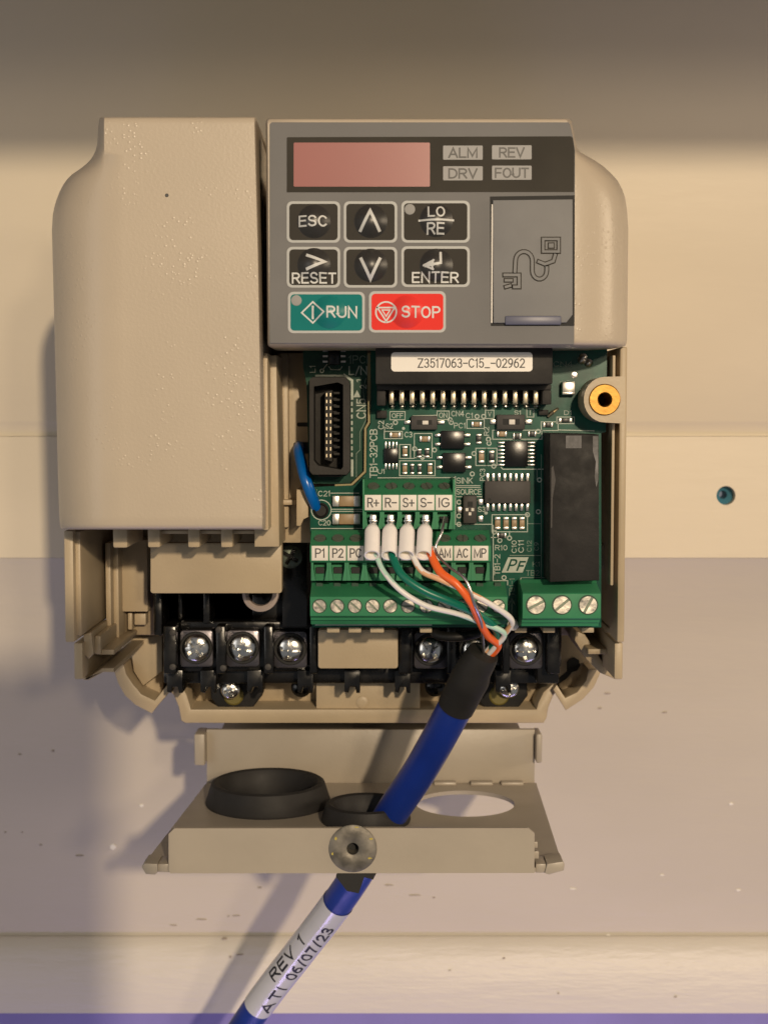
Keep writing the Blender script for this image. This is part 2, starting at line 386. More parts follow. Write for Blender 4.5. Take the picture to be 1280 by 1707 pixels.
# ================================================================== THE SETTING
WD = 166.0
wall = empty('wall', P(640, 690, WD), kind='structure', label='cream painted wooden wall of horizontal boards behind the drive', category='wall')
def zy(py, d): return P(640, py, d).z
XL, XR = -420, 420
b = MB()                                            # upper board with the drilled hole (split out below)
zA0, zA1 = zy(-420, WD), zy(705, WD)
b.xprofile([(WD, zA0), (WD, zA1+1.0), (WD+.5, zA1), (WD+1.6, zA1-2.6), (WD+1.6, zy(727, WD)), (WD+14, zy(727, WD)), (WD+14, zA0)], XL, XR, 0)
b.build('board', 'paint_cream', wall)
b = MB()                                            # second board, with hole
hc = P(1210, 826, WD+1); hr = 3.4
z0, z1 = zy(727.5, WD+1), zy(930, WD+1)
bm = holed([(XL, z1), (XR, z1), (XR, z0), (XL, z0)], [[(hc.x+hr*math.cos(2*math.pi*k/32), hc.z+hr*math.sin(2*math.pi*k/32)) for k in range(32)]], lambda x, z: Vector((x, WD+1, z)), (0, 13, 0))
b.addbm(bm, 0); b.build('board', 'paint_cream', wall)
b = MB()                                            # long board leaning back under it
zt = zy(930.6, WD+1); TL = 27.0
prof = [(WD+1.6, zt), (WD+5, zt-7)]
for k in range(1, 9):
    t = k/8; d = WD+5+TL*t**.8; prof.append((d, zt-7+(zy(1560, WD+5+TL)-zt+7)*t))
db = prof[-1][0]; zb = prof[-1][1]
b.xprofile(prof+[(db+15, zb), (db+15, zt)], XL, XR, 0); b.build('board', 'paint_cream_shaded', wall, angle=60)
b = MB()                                            # rounded sill
prof = [(db, zb-.15)]
dl = db-9; zl = zy(1690, dl)
for k in range(1, 11):
    t = k/10; a = t*math.pi/2
    prof.append((db-9*math.sin(a)**.9, zb-.15+(zl-zb)*(1-math.cos(a))**.8 if k < 10 else zl))
b.xprofile(prof+[(db+15, zl), (db+15, zb-.15)], XL, XR, 0); b.build('sill', 'paint_ledge', wall, angle=60)
b = MB(); b.box(XL, XR, db+2, db+15, zl-90, zl-.3, 0); b.build('board', 'paint_lilac_lit', wall)
# paint nicks and dirt on the wall boards
def on_wall(px, py):
    lo, hi = 100., 200.
    if py < 930: d = WD+1
    else:
        d = WD+5
        for _ in range(20):
            z = P(640, py, d).z; t = min(1, max(0, (zt-7-z)/(zt-7-(zb)))); d = WD+5+TL*t**.8
    return d
for i, (px, py, w, h, mt) in enumerate([(88, 1252, 7, 5, 'nick'), (33, 1258, 8, 3, 'nick'), (68, 1409, 5, 4, 'nick'), (134, 1427, 18, 3, 'nick'), (9, 1388, 4, 3, 'nick'), (37, 1388, 3, 3, 'nick'),
        (381, 1528, 4, 3, 'nick'), (433, 1480, 9, 4, 'nick'), (335, 1533, 22, 3, 'nick'), (395, 1527, 16, 2, 'nick'), (290, 1543, 14, 2.5, 'nick'), (188, 1412, 13, 11, 'chip_white'),
        (236, 1343, 9, 5, 'chip_white'), (1218, 1340, 9, 5, 'chip_white'), (955, 1482, 14, 3, 'chip_white'), (1230, 1484, 9, 4, 'chip_white'), (1103, 1459, 8, 4, 'chip_white'), (723, 1497, 7, 3, 'nick'), (690, 1493, 26, 2.5, 'nick'), (648, 1476, 18, 3, 'nick'),
        (1108, 1188, 11, 4, 'nick'), (1012, 1156, 12, 4, 'nick'), (1000, 1181, 9, 4, 'nick'), (5, 173, 14, 5, 'nick'), (1014, 1559, 9, 3, 'chip_white')]):
    d = on_wall(px, py); c = P(px, py, d); k = (CAMD+d)/F; b = MB()
    q = [(c.x+w*.5*k*math.cos(t)*random.uniform(.6, 1.1), c.z+h*.5*k*math.sin(t)*random.uniform(.6, 1.1)) for t in [2*math.pi*j/9 for j in range(9)]]
    b.prism(q, c.y-.35, c.y+2.2, 0, .12, 1); b.build('paint_chip' if mt == 'chip_white' else 'paint_nick', mt, wall)
sill_prof = prof[:11]
def sill_d(py):
    best = min(((abs(P(640, py, a).z-(z0_+(z1_-z0_)*t/8)), a+(c-a)*t/8) for (a, z0_), (c, z1_) in zip(sill_prof, sill_prof[1:]) for t in range(9)))
    return best[1]
for px, py, w, h in ((374, 1566, 9, 4), (384, 1596, 5, 7), (400, 1592, 14, 2), (1126, 1662, 6, 3), (840, 1598, 5, 3), (750, 1618, 6, 2.5), (930, 1656, 5, 2.5)):
    d = sill_d(py); c = P(px, py, d); k = (CAMD+d)/F; b = MB()
    b.prism([(c.x+w*.5*k*math.cos(t)*random.uniform(.4, 1.1), c.z+h*.5*k*math.sin(t)*random.uniform(.4, 1.1)) for t in [2*math.pi*j/9 for j in range(9)]], c.y-.5, c.y+2.2, 0, .12, 1); b.build('paint_nick', 'nick', wall)
b = MB(); ph = MB()
ph.lathe((hc.x, WD+4.5, hc.z), (0, 1, 0), [(1.3, 8.5), (1.5, 1.4), (3.35, 0), (3.35, 9)], 28, 0, True, False)
ph.build('wall_plug', 'wall_plug', None, label='teal plastic plug sunk in the round hole drilled in the wall', category='wall plug')
b = MB(); b.box(XL, XR, WD-420, WD-.2, 157, 178, 0, 1.5); b.build('shade_overhang', 'paint_overhang', None, kind='structure')  # unseen overhang, added only to shade the top of the wall

# ================================================================== THE DRIVE
drive = empty('motor_drive', (P(560, 690, WD).x, WD, -60), label='beige motor drive with its lower cover off and green circuit board exposed', category='motor drive')

def loft(mb, rows, xl, xr, lc, rc, lprof, rprof, back, wl=None):
    """moulded front cover: rows (py, extra depth) ; xl/xr outline tables ; side profiles (fraction, depth)"""
    V = []; nc = None
    for py, e in rows:
        a = interp(xl, py); c = interp(xr, py)
        la = max(lc-a, 0.0); ra = max(c-rc, 0.0)
        cols = [(a, back)]
        for i, (t, dd) in enumerate(lprof): cols.append((a+la*t+1.1*i, dd))
        x0 = cols[-1][0]
        rcols = [(c-ra*t-1.1*i, dd) for i, (t, dd) in enumerate(rprof)]
        x1 = rcols[-1][0]
        for k in range(1, 8): cols.append((x0+(x1-x0)*k/8, 0))
        cols += rcols[::-1]; cols.append((c, back))
        row = []
        for x, dd in cols:
            d = dd if dd >= back else min(back, dd+e)
            q = P(x, py, min(dd, 24)); row.append((q.x, d, q.z))
        V.append(row); nc = len(row)
    vs = [v for r in V for v in r]; n = len(V)
    fs = [(i*nc+j, i*nc+j+1, (i+1)*nc+j+1, (i+1)*nc+j) for i in range(n-1) for j in range(nc-1)]
    mb.add(vs, fs, 0, True)

# --- left cover
xl = [(192, 169), (195, 166), (200, 165), (215, 163.5), (240, 162), (250, 159.5), (262, 154), (270, 147), (278, 138), (289, 121), (298, 112), (308, 105), (320, 99), (333, 94), (345, 90.5), (358, 88), (383, 86.5), (440, 88), (680, 94), (850, 98), (876, 100), (884, 102)]
xr = [(192, 423), (195, 426), (200, 427), (430, 433), (870, 440.5), (884, 439)]
rows = [(192, 60), (192, 2.4), (193, 1.2), (195, .5), (199, .1)]+[(y, 0) for y in (205, 215, 228, 240, 250, 258, 266, 274, 282, 290, 299, 308, 320, 333, 345, 358, 383, 420, 480, 560, 640, 720, 800, 860, 874)]+[(879, .3), (882, 1.0), (884, 2.4), (884, 60)]
rows = rows[:5]+rows[5:]
b = MB(); loft(b, rows, xl, xr, 166, 430, [(0, 24), (0, 16), (.03, 11), (.09, 8), (.22, 5.2), (.45, 2.6), (.7, 1.0), (1, 0)], [(0, 3), (0, 1.3), (0, .5), (0, 0)], 60)
cover = b.build('cover', 'beige_grain', drive, 50, label='plain beige grained plastic cover on the left half')
b = MB(); q = P(278, 325, -.02); b.lathe((q.x, -.08, q.z), (0, 1, 0), [(.38, 0), (.55, .15)], 9, 0); b.build('dirt_speck', 'ink', cover)

# --- keypad module
kxl = [(198, 446), (201, 443.5), (206, 443), (575, 446), (580, 448)]
kxr = [(193, 944), (196, 949), (201, 952), (212, 955), (230, 958), (245, 961), (252, 966), (258, 976), (266, 990), (276, 1005), (288, 1018), (300, 1029), (315, 1037), (330, 1042), (350, 1045), (380, 1047), (500, 1046), (570, 1045), (577, 1043)]
krows = [(195, 28), (195, 2.0), (196, 1.0), (198, .3), (201, 0)]+[(y, 0) for y in (206, 212, 220, 230, 238, 245, 252, 258, 266, 276, 288, 300, 315, 330, 350, 380, 430, 500, 545, 566)]+[(571, .15), (574, .7), (576, 1.7), (576, 28)]
b = MB(); loft(b, krows, kxl, kxr, 448, 961, [(0, 2.5), (0, 1.1), (0, .35), (0, 0)], [(0, 24), (0, 15), (.04, 10), (.12, 6.5), (.3, 3.6), (.6, 1.2), (1, 0)], 28)
keypad = b.build('keypad', 'beige_grain', drive, 50, label='grey keypad with red display and eight keys')
OD = -.35
b = MB(); b.pprism([(449.5, 206), (449.5, 572), (957, 574), (958.5, 250), (955, 228), (950, 206), (947, 203), (453, 203)], OD, .2, 0, .1, 1)
b.build('face_panel', 'panel_grey', keypad)
b = MB(); b.pprism([(478, 229), (478, 320), (957, 319.5), (957.6, 250), (954.5, 229), (951.5, 226.5), (480, 228)], OD-.05, OD+.1, 0); b.build('display_strip', 'strip_dark', keypad)
b = MB(); b.pprism(rrect(489.5, 237, 716.5, 310.5, 2, 3), OD-.11, OD-.02, 0); b.build('display_window', 'red_window', keypad)
for t, a, y0 in (('ALM', 738.5, 242), ('REV', 820, 241.5), ('DRV', 738.5, 276.5), ('FOUT', 820, 275.5)):
    b = MB(); b.pprism(rrect(a, y0, a+66, y0+23.5, 1.5, 2), OD-.10, OD-.02, 0)
    w = 49 if t != 'FOUT' else 57; w = 43 if t == 'REV' else w
    text(b, t, a+33-w/2, y0+3.2, a+33+w/2, y0+20.8, OD-.105, 1, sw=.165); b.build('indicator', ['indicator', 'ink'], keypad)
def button(rect, face, dome, txts, led=None, extra=None):
    a, y0, c, y1 = rect; b = MB()
    b.pprism(rrect(a, y0, c, y1, 9), OD-.08, OD-.01, 1)
    b.pprism(rrect(a+4.2, y0+4.2, c-4.2, y1-4.2, 6.5), OD-.14, OD-.02, 0)
    q = P(dome[0], dome[1], OD); r = 27.5*(CAMD)/F; h = 2.1; base = OD-.14
    hf = lambda t: h*max(0.0, 1-t*t)**1.15
    def bulge(x, z): return base-hf(math.sqrt((x-q.x)**2+(z-q.z)**2)/r)
    pr = [(max(r*(1-k/24.0), .01), hf(1-k/24.0)) for k in range(25)]
    b.lathe((q.x, base+.005, q.z), (0, -1, 0), pr, 64, 4)
    wf = lambda x, z: bulge(x, z)-.05
    for t, x0, ya, x1, yb in txts: text(b, t, x0, ya, x1, yb, OD, 2, warp=wf, sw=.15, gap=.27)
    for pts, w, cl in (extra or []): stroke(b, pts, w, OD, 2, cl, wf)
    if led:
        p = P(led[0], led[1], OD); b.lathe((p.x, OD-.15, p.z), (0, -1, 0), [(1.3, 0), (1.2, .08), (.6, .14)], 20, 3)
    b.build('button', [face, 'key_border', 'key_text', 'led_off', {'key_black': 'key_dome'}.get(face, face+'_dome')], keypad, 30)
button((478, 335, 567, 404), 'key_black', (523.5, 369), [('ESC', 498, 359.5, 546, 378.5)])
button((573, 335, 662, 404), 'key_black', (618, 368.5), [], None, [([(601, 384), (617, 352), (632, 384)], 5, False)])
button((669, 334, 783, 404), 'key_black', (727, 367), [('LO', 712.5, 344, 741.5, 362.5), ('RE', 711, 371.5, 740.5, 391)], (683, 348.5), [([(699, 367.5), (755, 367)], 3.2, False)])
button((478, 411, 567, 479), 'key_black', (523.5, 441), [('RESET', 486.5, 454, 560.5, 472.5)], None, [([(513, 426), (541, 436.5), (513, 448.5)], 5, False)])
button((573, 411, 662, 479), 'key_black', (618, 442), [], None, [([(602, 432), (617.5, 465), (633, 432)], 5, False)])
button((669, 410, 783, 478), 'key_black', (727, 442), [('ENTER', 686.5, 453, 764.5, 471.5)], None,
       [([(734, 422), (734, 439), (718, 442)], 4, False), ([(706, 442.5), (722, 434.5)], 3, False), ([(706, 442.5), (721, 449.5)], 3, False), ([(722, 434.5), (719, 442), (721, 449.5)], 3, False), ([(710, 442.5), (720, 441)], 6, False)])
button((480, 486, 608, 555), 'key_teal', (549, 520), [('RUN', 544.5, 510, 595.5, 530)], (494, 500.5),
       [([(503, 521), (521.5, 503), (540, 520), (521.5, 538)], 2.6, True), ([(521.5, 511), (521.5, 530)], 3.4, False)])
ring = [(643.5+17*math.cos(2*math.pi*k/28), 520+17*math.sin(2*math.pi*k/28)) for k in range(28)]
button((615, 485, 743, 554), 'key_red', (678, 519.5), [('STOP', 669, 510, 734, 530)], None,
       [(ring, 2.6, True), ([(629, 512.5), (658, 512.5), (643.5, 535)], 2.6, True), ([(637, 516.5), (650, 516.5), (643.5, 527)], 2.0, True)])
# port cover
b = MB(); b.pprism([(816.5, 327), (958, 325), (957.5, 543), (818, 543)], OD-.045, OD+.05, 0); b.build('port_recess', 'recess_black', keypad)
b = MB()
b.pprism([(821.5, 333), (954.5, 331.5), (954.5, 524), (944, 537.5), (822.5, 538)], OD-.75, OD, 0, .22)
b.pbox(818.8, 340, 821.2, 538, OD-.5, OD, 2)
b.pbox(842, 526, 935.5, 541, OD-1.35, OD-.3, 1, .3)
FD = OD-.755
def emb(pts, w=5.6, closed=False):
    stroke(b, pts, w+3.8, FD, 3, closed)
    q = [(P(x, y, FD).x, P(x, y, FD).z) for x, y in pts]+([(P(*pts[0], FD).x, P(*pts[0], FD).z)] if closed else [])
    v, fs = strip(q, w*(CAMD+FD)/F); bm = bmesh.new(); vv = [bm.verts.new((x, FD-.01, z)) for x, z in v]
    for f in fs: bm.faces.new([vv[i] for i in f])
    r = bmesh.ops.extrude_face_region(bm, geom=list(bm.faces)); bmesh.ops.translate(bm, vec=(0, -.28, 0), verts=[g for g in r['geom'] if isinstance(g, bmesh.types.BMVert)])
    bmesh.ops.recalc_face_normals(bm, faces=list(bm.faces)); b.addbm(bm, 0)
emb([(905, 398), (931, 398), (931, 419), (905, 419)], 4.0, True); emb([(918, 409), (919, 409)], 7)
emb([(925, 425), (922, 435), (908, 440), (898, 436)], 4.5)
emb([(911, 446)]+[(899+12*math.cos(math.radians(t)), 451+14*math.sin(math.radians(t))) for t in range(0, 181, 20)]+[(887, 440)]+[(873+14*math.cos(math.radians(t)), 434-15*math.sin(math.radians(t))) for t in range(0, 181, 20)]+[(858, 452)], 4.6)
emb([(841, 458), (865, 458), (865, 478), (857, 478)], 4.5); emb([(843, 467), (852, 467)], 4); emb([(843, 478), (850, 476)], 4)
b.build('port_cover', ['door_grey', 'latch_blue', 'label_white', 'strip_dark', 'indicator'], keypad, label='small grey hinged door embossed with a plug-and-monitor symbol')

# --- housing
def part(name, m, boxes, parent=drive, bev=.35, **kw):
    b = MB()
    for t in boxes: b.pbox(*t[:6], 0, bev if len(t) < 7 else t[6])
    return b.build(name, m, parent, **kw)
x0h, x1h = P(109, 900, 25).x, P(1041, 900, 28).x
b = MB()
b.box(x0h+1, x1h-1, 76, WD-.1, -66, 68, 0, .8)                                  # back body, standing on the wall
b.box(x0h+3.2, P(436, 700, 30).x, 30, 76, P(300, 884, 22).z-.2, 60, 0, .4)         # bulk behind the cover
b.box(P(446, 400, 30).x, x1h-3, 30.8, 76, P(600, 560, 30).z, 62, 0, .4)         # bulk behind the keypad
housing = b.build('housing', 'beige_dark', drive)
b = MB(); b.pbox(107.5, 884.5, 123, 1071, 24, 75, 0, .4); b.pbox(124, 886, 135, 1060, 27, 75, 0, .3)
b.pbox(123.5, 1072, 138, 1133, 30, 80, 0, .4)
b.pprism([(139, 1058), (152, 1054), (156, 1090), (148, 1099), (141, 1092)], 33, 60, 0, .2)
b.pbox(158, 1060, 168, 1091, 36, 84, 0, .3); b.pbox(160, 1083, 190, 1092, 38, 88, 0, .3)
b.pprism([(138.5, 1128), (146, 1131), (170, 1114), (190, 1114), (190, 1121), (172, 1121), (148, 1134), (138.5, 1134)], 36, 88, 0, .25)
b.build('side_wall', 'beige', housing)
b = MB()
b.pbox(176, 905, 185, 1072, 56, 78, 0, .3); b.pbox(189, 905, 198, 1064, 60, 78, 0, .3)
b.pbox(200, 900, 246, 1020, 66, 78, 0, .3); b.pbox(202, 1021, 209, 1056, 70, 78, 0, .2); b.pbox(213, 1022, 220, 1050, 70, 78, 0, .2); b.pbox(224, 1023, 243, 1042, 71, 78, 0, .2)
b.build('rib_stack', 'beige', housing)
# teeth under the cover
for a, y0, c, y1 in ((188, 880, 212.5, 913.5), (246, 880, 267, 913), (313, 880, 333, 913), (368, 880, 388, 913)):
    b = MB(); b.pbox(a, y0, c, y1, 21, 46, 0, .5); b.build('tooth', 'beige', housing)
b = MB(); b.pprism([(424, 876), (441, 876), (441, 592), (461, 592), (466, 912), (424, 912)], 22, 46, 0, .4); b.pbox(438, 588, 447, 884, 13, 40, 0, .3); b.build('inner_wall', 'beige', housing)
b = MB(); b.pbox(246, 884, 425, 890, 23, 30, 0, .3); b.build('tooth_rail', 'beige', housing)
b = MB(); b.pprism(rrect(250.5, 905, 470, 989.5, 5), 40, 43.5, 0, .35); b.build('shutter', 'beige', housing, label='flat beige plastic flap hanging above the power terminals')
# channel between cover wall and board
b = MB(); b.pbox(462, 588, 520, 905, 46, 76, 0, .3); b.pbox(466, 588, 481, 880, 43, 50, 0, .5); b.pbox(452, 833, 494, 842, 40, 48, 0, .3)
b.pprism([(494, 816), (514, 816), (514, 862), (506, 866), (501, 877), (494, 877)], 31.5, 48, 0, .3); b.build('clip_channel', 'beige', housing)
b = MB(); b.pprism(rrect(495, 704, 522, 711, 3, 3), 45.9, 47, 0); b.pprism(rrect(489, 737, 520, 756, 4, 3), 45.9, 47, 0); b.build('channel_slot', 'recess_black', housing)
# right wall
b = MB(); b.pbox(1031, 578, 1043, 1071, 27, 80, 0, .4); b.pbox(1024, 1072, 1038, 1133, 31, 82, 0, .4)
b.pbox(1019, 592, 1024, 976, 26, 60, 0, .2); b.pbox(1003, 600, 1020, 612, 34, 60, 0, .3); b.pbox(1001, 908, 1017, 948, 38, 60, 0, .3)
b.build('side_wall', 'beige', housing)
b = MB(); b.pbox(1012, 1046, 1032, 1054, 40, 80, 0, .3); b.pbox(980, 1082, 1012, 1091, 44, 86, 0, .3)
b.pprism([(960, 1052), (975, 1058), (1005, 1105), (1024, 1112), (1026, 1133), (1000, 1122), (978, 1100), (958, 1068)], 52, 84, 0, .3); b.pbox(1008, 985, 1030, 1090, 50, 80, 0, .3)
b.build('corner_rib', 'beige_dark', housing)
# insert boss
q = P(1006, 666, 18); k = (CAMD+18)/F
b = MB(); pts = [(1042, 627)]+[(1008+35*math.cos(math.radians(t)), 666+38*math.sin(math.radians(t))) for t in range(270, 89, -12)]+[(1042, 706)]
b.addbm(holed([(P(x, y, 18).x, P(x, y, 18).z) for x, y in pts], [[(P(1008, 666, 18).x+4*math.cos(2*math.pi*k/36), P(1008, 666, 18).z+4*math.sin(2*math.pi*k/36)) for k in range(36)]], lambda x, z: Vector((x, 18, z)), (0, 42, 0)), 0); b.build('insert_boss', 'beige', housing)
b = MB(); q = P(1008, 666, 17.5)
b.lathe((q.x, 17.6, q.z), (0, -1, 0), [(1.75, -14), (1.75, -.1), (1.95, .1), (3.8, .1), (4.05, -.1), (4.05, -3)], 36, 0, True, False)
b.lathe((q.x, 30, q.z), (0, -1, 0), [(1.8, 0), (.1, .05)], 16, 1); b.build('threaded_insert', ['brass', 'recess_black'], drive, label='round brass threaded insert')

# base with rounded ears
b = MB()
b.pprism([(291, 1134), (302, 1142), (311, 1158), (317, 1176), (318, 1183), (894, 1183), (897, 1172), (906, 1154), (922, 1140), (930, 1150), (922, 1160), (914, 1180), (911, 1198), (906, 1206), (309, 1206), (302, 1202), (298, 1180), (290, 1160), (281, 1150)], 84, WD-.5, 0, .4)
b.pbox(318, 1100, 895, 1190, 104, WD-1, 0, .3)
b.build('base_rim', 'beige', housing)
b = MB(); q = P(604, 1173, 84)
b.pbox(527, 1125, 700, 1184, 86, 110, 0, .3); b.lathe((q.x, 86.2, q.z), (0, -1, 0), [(1.9, 0), (1.9, .5), (1.5, .7), (.5, .72)], 24, 0); b.build('base_web', 'beige', housing)
def ear(outer, inner, floor, name='ear'):
    b = MB(); b.pprism(outer+inner, 80, WD-6, 0, .3); b.pprism(floor, 92, WD-4, 0, .3); b.build(name, 'beige', housing)
ear([(188, 1112), (190, 1120), (197, 1140), (208, 1160), (226, 1176), (253, 1190), (262, 1178), (290, 1146)], [(282, 1138), (258, 1168), (236, 1158), (221, 1140), (211, 1125), (206, 1108)], [(204, 1050), (272, 1050), (272, 1150), (257, 1170), (232, 1160), (215, 1140), (204, 1110)])
b = MB(); b.pprism([(215, 1064), (271, 1058), (271, 1120), (238, 1145), (222, 1120)], 86, 95, 0, .8); b.build('ear_web', 'beige', housing)
ear([(1002, 1116), (1000, 1124), (990, 1146), (972, 1166), (943, 1185), (922, 1150)], [(928, 1142), (942, 1164), (962, 1154), (977, 1134), (981, 1116)], [(930, 1045), (992, 1045), (990, 1120), (972, 1146), (946, 1160), (932, 1146)])
b = MB(); b.pprism([(932, 1140), (928, 1134), (945, 1120), (945, 1104), (950, 1098), (957, 1096), (965, 1101), (967, 1110), (962, 1118), (953, 1121), (944, 1132)], 91.3, 93, 0); b.build('keyhole_slot', 'recess_black', housing)

# --- power terminal block
b = MB()
b.pbox(262, 960, 512, 1052, 76, 90, 0, .4); b.pbox(256, 985, 270, 1060, 62, 82, 0, .5)
b.pbox(272, 1046, 530, 1120, 70, 100, 0, .6); b.pbox(272, 1110, 930, 1140, 76, 100, 0, .6)
b.pbox(505, 1040, 936, 1112, 70, 100, 0, .6); b.pbox(470, 902, 512, 1046, 60, 80, 0, .4)
b.pbox(300, 1036, 520, 1050, 66, 72, 0, .5)
b.pbox(895, 1048, 932, 1140, 66, 100, 0, .5)
power = b.build('power_terminal_block', 'black_gloss', drive, label='black power terminal strip with six big crosshead screws')
def bar(nm, a, y0, c, y1, d0, d1, m='black_gloss', bev=.5, par=None):
    b = MB(); b.pbox(a, y0, c, y1, d0, d1, 0, bev); return b.build(nm, m, par or power)
for a, c in ((272, 294), (360, 376), (440, 456), (516, 529), (664, 688), (745, 760), (838, 850), (912, 934)): bar('barrier', a, 1044, c, 1124, 60, 78)
for a in (290, 346, 424, 508, 586, 670, 760, 838):
    b = MB(); b.pprism([(a-12, 1118), (a+14, 1118), (a+14, 1156), (a+8, 1156), (a+6, 1146), (a-3, 1146), (a-5, 1156), (a-12, 1154)], 68, 78, 0, .3); b.build('prong', 'black_gloss', power)
bar('divider', 338, 985, 350, 1040, 64, 80); bar('divider', 296, 990, 304, 1034, 70, 80); bar('divider', 420, 990, 500, 1034, 72, 80)
b = MB(); b.pprism(rrect(530, 1050, 663.5, 1115, 5), 56, 60, 0, .4); b.build('blank_plate', 'beige', power, label='beige blanking plate between the two groups of terminals')
def pan_screw(px, py, d, rpx, rot, cross=True, m='steel', parent=None, h=1.6, name='screw'):
    q = P(px, py, d); r = rpx*(CAMD+d)/F; b = MB()
    prof = [(r, 1.2)]+[(r*math.cos(t), -h*math.sin(t)) for t in [math.radians(a) for a in (0, 18, 36, 54, 70, 83)]]
    # domed head with a sunk cross recess (seen as a pushed-in dark star)
    seg = 48; vs = []; fs = []; rr = [1.0, .97, .9, .8, .7, .6, .5, .4, .3, .2, .1]
    def h_at(x, z):
        s = (x*x+z*z)/(r*r); hh = h*math.sqrt(max(0, 1-min(1, s)*.92))-h*.28
        a = math.radians(rot); u = x*math.cos(a)+z*math.sin(a); w = -x*math.sin(a)+z*math.cos(a); g = r*.15; L = r*.72
        c1 = (abs(w) < g and abs(u) < L); c2 = cross and (abs(u) < g and abs(w) < L)
        return hh-(h*.8 if (c1 or c2) else 0)
    n = 40
    grid = {}
    bm = bmesh.new()
    for i in range(n+1):
        for j in range(n+1):
            x = (i/n*2-1); z = (j/n*2-1)
            X = x*math.sqrt(1-z*z/2)*r; Z = z*math.sqrt(1-x*x/2)*r
            grid[i, j] = bm.verts.new((q.x+X, d-h_at(X, Z), q.z+Z))
    for i in range(n):
        for j in range(n): bm.faces.new((grid[i, j], grid[i+1, j], grid[i+1, j+1], grid[i, j+1]))
    b.addbm(bm, 0, True); b.lathe((q.x, d, q.z), (0, 1, 0), [(r, -h*.0), (r*.99, 1.0)], 40, 0, True, False)
    return b.build(name, [m], parent or power, 30)
for px, py, rot, rp in ((327, 1080, 38, 23), (404.5, 1080, 80, 23), (484, 1082, 88, 22), (717, 1083, 40, 22), (792, 1083, 70, 22), (876, 1083, 90, 22)):
    b = MB(); q0 = P(px, py, 64)
    b.pprism(rrect(px-27, py-29, px+28, py+32, 6, 3), 64, 66.5, 0, .3)
    b.lathe((q0.x, 63.6, q0.z), (0, 1, 0), [(4.6, 0), (4.8, .3), (4.8, .7)], 32, 1); b.build('clamp_plate', ['plate_steel', 'recess_black'], power)
    pan_screw(px, py, 62.6, rp, rot)
# earth screws and the inside floor of the base
for a, c in ((316, 527), (690, 896)):
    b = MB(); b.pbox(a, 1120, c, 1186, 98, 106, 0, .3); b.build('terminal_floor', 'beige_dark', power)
for px in (395, 838):
    b = MB(); b.pprism([(px-45, 1130), (px+40, 1130), (px+42, 1160), (px+22, 1186), (px-2, 1193), (px-28, 1184), (px-44, 1164)], 88, 96, 0, .6); b.build('earth_pad', 'black_plastic', power)
    b = MB(); b.lathe(P(px-6, 1160, 87.6), (0, 1, 0), [(2.6, 0), (3.2, .5)], 28, 0); b.build('earth_mark', 'hazard_yellow', power)
pan_screw(384, 1150, 84, 16, 20); pan_screw(848, 1147, 84, 17, 100)
pan_screw(484, 928, 60, 20, 60, m='screw_dull'); pan_screw(725, 1145, 88, 17, 10, m='black_gloss'); pan_screw(502, 1146, 88, 17, 40, m='black_gloss')
for px in (430, 668+160): pass
b = MB(); q = P(434, 990, 56); b.lathe((q.x, 56, q.z), (0, -1, 0), [(3.4, -2), (3.5, .2), (4.2, .9), (5.1, .4), (5.3, -2)], 40, 0, True, False); b.build('cap_ring', 'ring_pale', power, label='pale ring half hidden under the flap')
for px, py, d in ((288, 1055, 60), (365, 1050, 60), (288, 1112, 60), (372, 1114, 60), (447, 1112, 60)):
    b = MB(); b.lathe(P(px, py, d), (0, -1, 0), [(1.1, -.4), (.9, .3), (.2, .5)], 12, 0); b.build('rivet', 'chip_grey', power)

# --- circuit boards
BD = 30.0
b = MB(); b.pprism([(505, 570), (612, 570), (612, 702), (607, 712), (606, 784), (583, 806), (515, 806), (511, 640), (505, 610)], 33, 34.6, 0)
rear = b.build('circuit_board', ['pcb_back'], drive, label='narrow dark green board carrying the tall black socket')
b = MB(); b.pprism([(618, 572), (1012, 572), (1010, 720), (1002, 722), (1002, 1046), (520, 1046), (517, 884), (517, 812), (590, 809), (611, 788), (612, 716), (618, 706)], BD, BD+1.6, 0)
for a, c in ((545, 566), (581, 602), (617, 640), (700, 720), (858, 878), (905, 925), (970, 990)): b.pbox(a, 1046.4, c, 1055, BD+.8, BD+8, 1, .2)
b.pbox(525, 1038, 720, 1043, BD-.25, BD-.02, 2)
board = b.build('circuit_board', ['pcb', 'beige', 'silk'], drive, label='main green control board crowded with small components')
b = MB(); stroke(b, [(615, 590), (615, 704), (609, 714), (608.5, 786), (586, 808), (560, 809)], 3.5, BD+.6, 0); b.build('board_edge', 'fr4_edge', board)
SD = BD-.06
b = MB()
T = [('OFF', 653, 688.5, 672, 697), ('ON', 731.5, 687.5, 745.5, 696.5), ('CN4', 752, 684.5, 773.5, 694), ('C1', 776, 688, 788.5, 697), ('S2', 642.5, 705.5, 655, 714.5), ('C3', 674, 719.5, 687.5, 729), ('PC1', 756.5, 704.5, 776, 714),
     ('U1', 629.6, 781.5, 641.5, 790), ('SINK', 760.5, 796, 788, 806), ('SOURCE', 760.5, 815, 802.5, 824.5), ('S3', 796.5, 844.5, 809, 853.5), ('C21', 530, 818, 550.5, 827.5), ('C20', 530.5, 867, 551, 876), ('S1', 857, 684, 868.5, 691.5), ('D1', 940, 684, 953, 691.5),
     ('V', 813, 686, 819, 694), ('I', 882, 683.5, 885, 692), ('R10', 825, 908.5, 845.5, 917.5)]
for t, a, y0, c, y1 in T: text(b, t, a, y0, c, y1, SD, 0, off=.012)
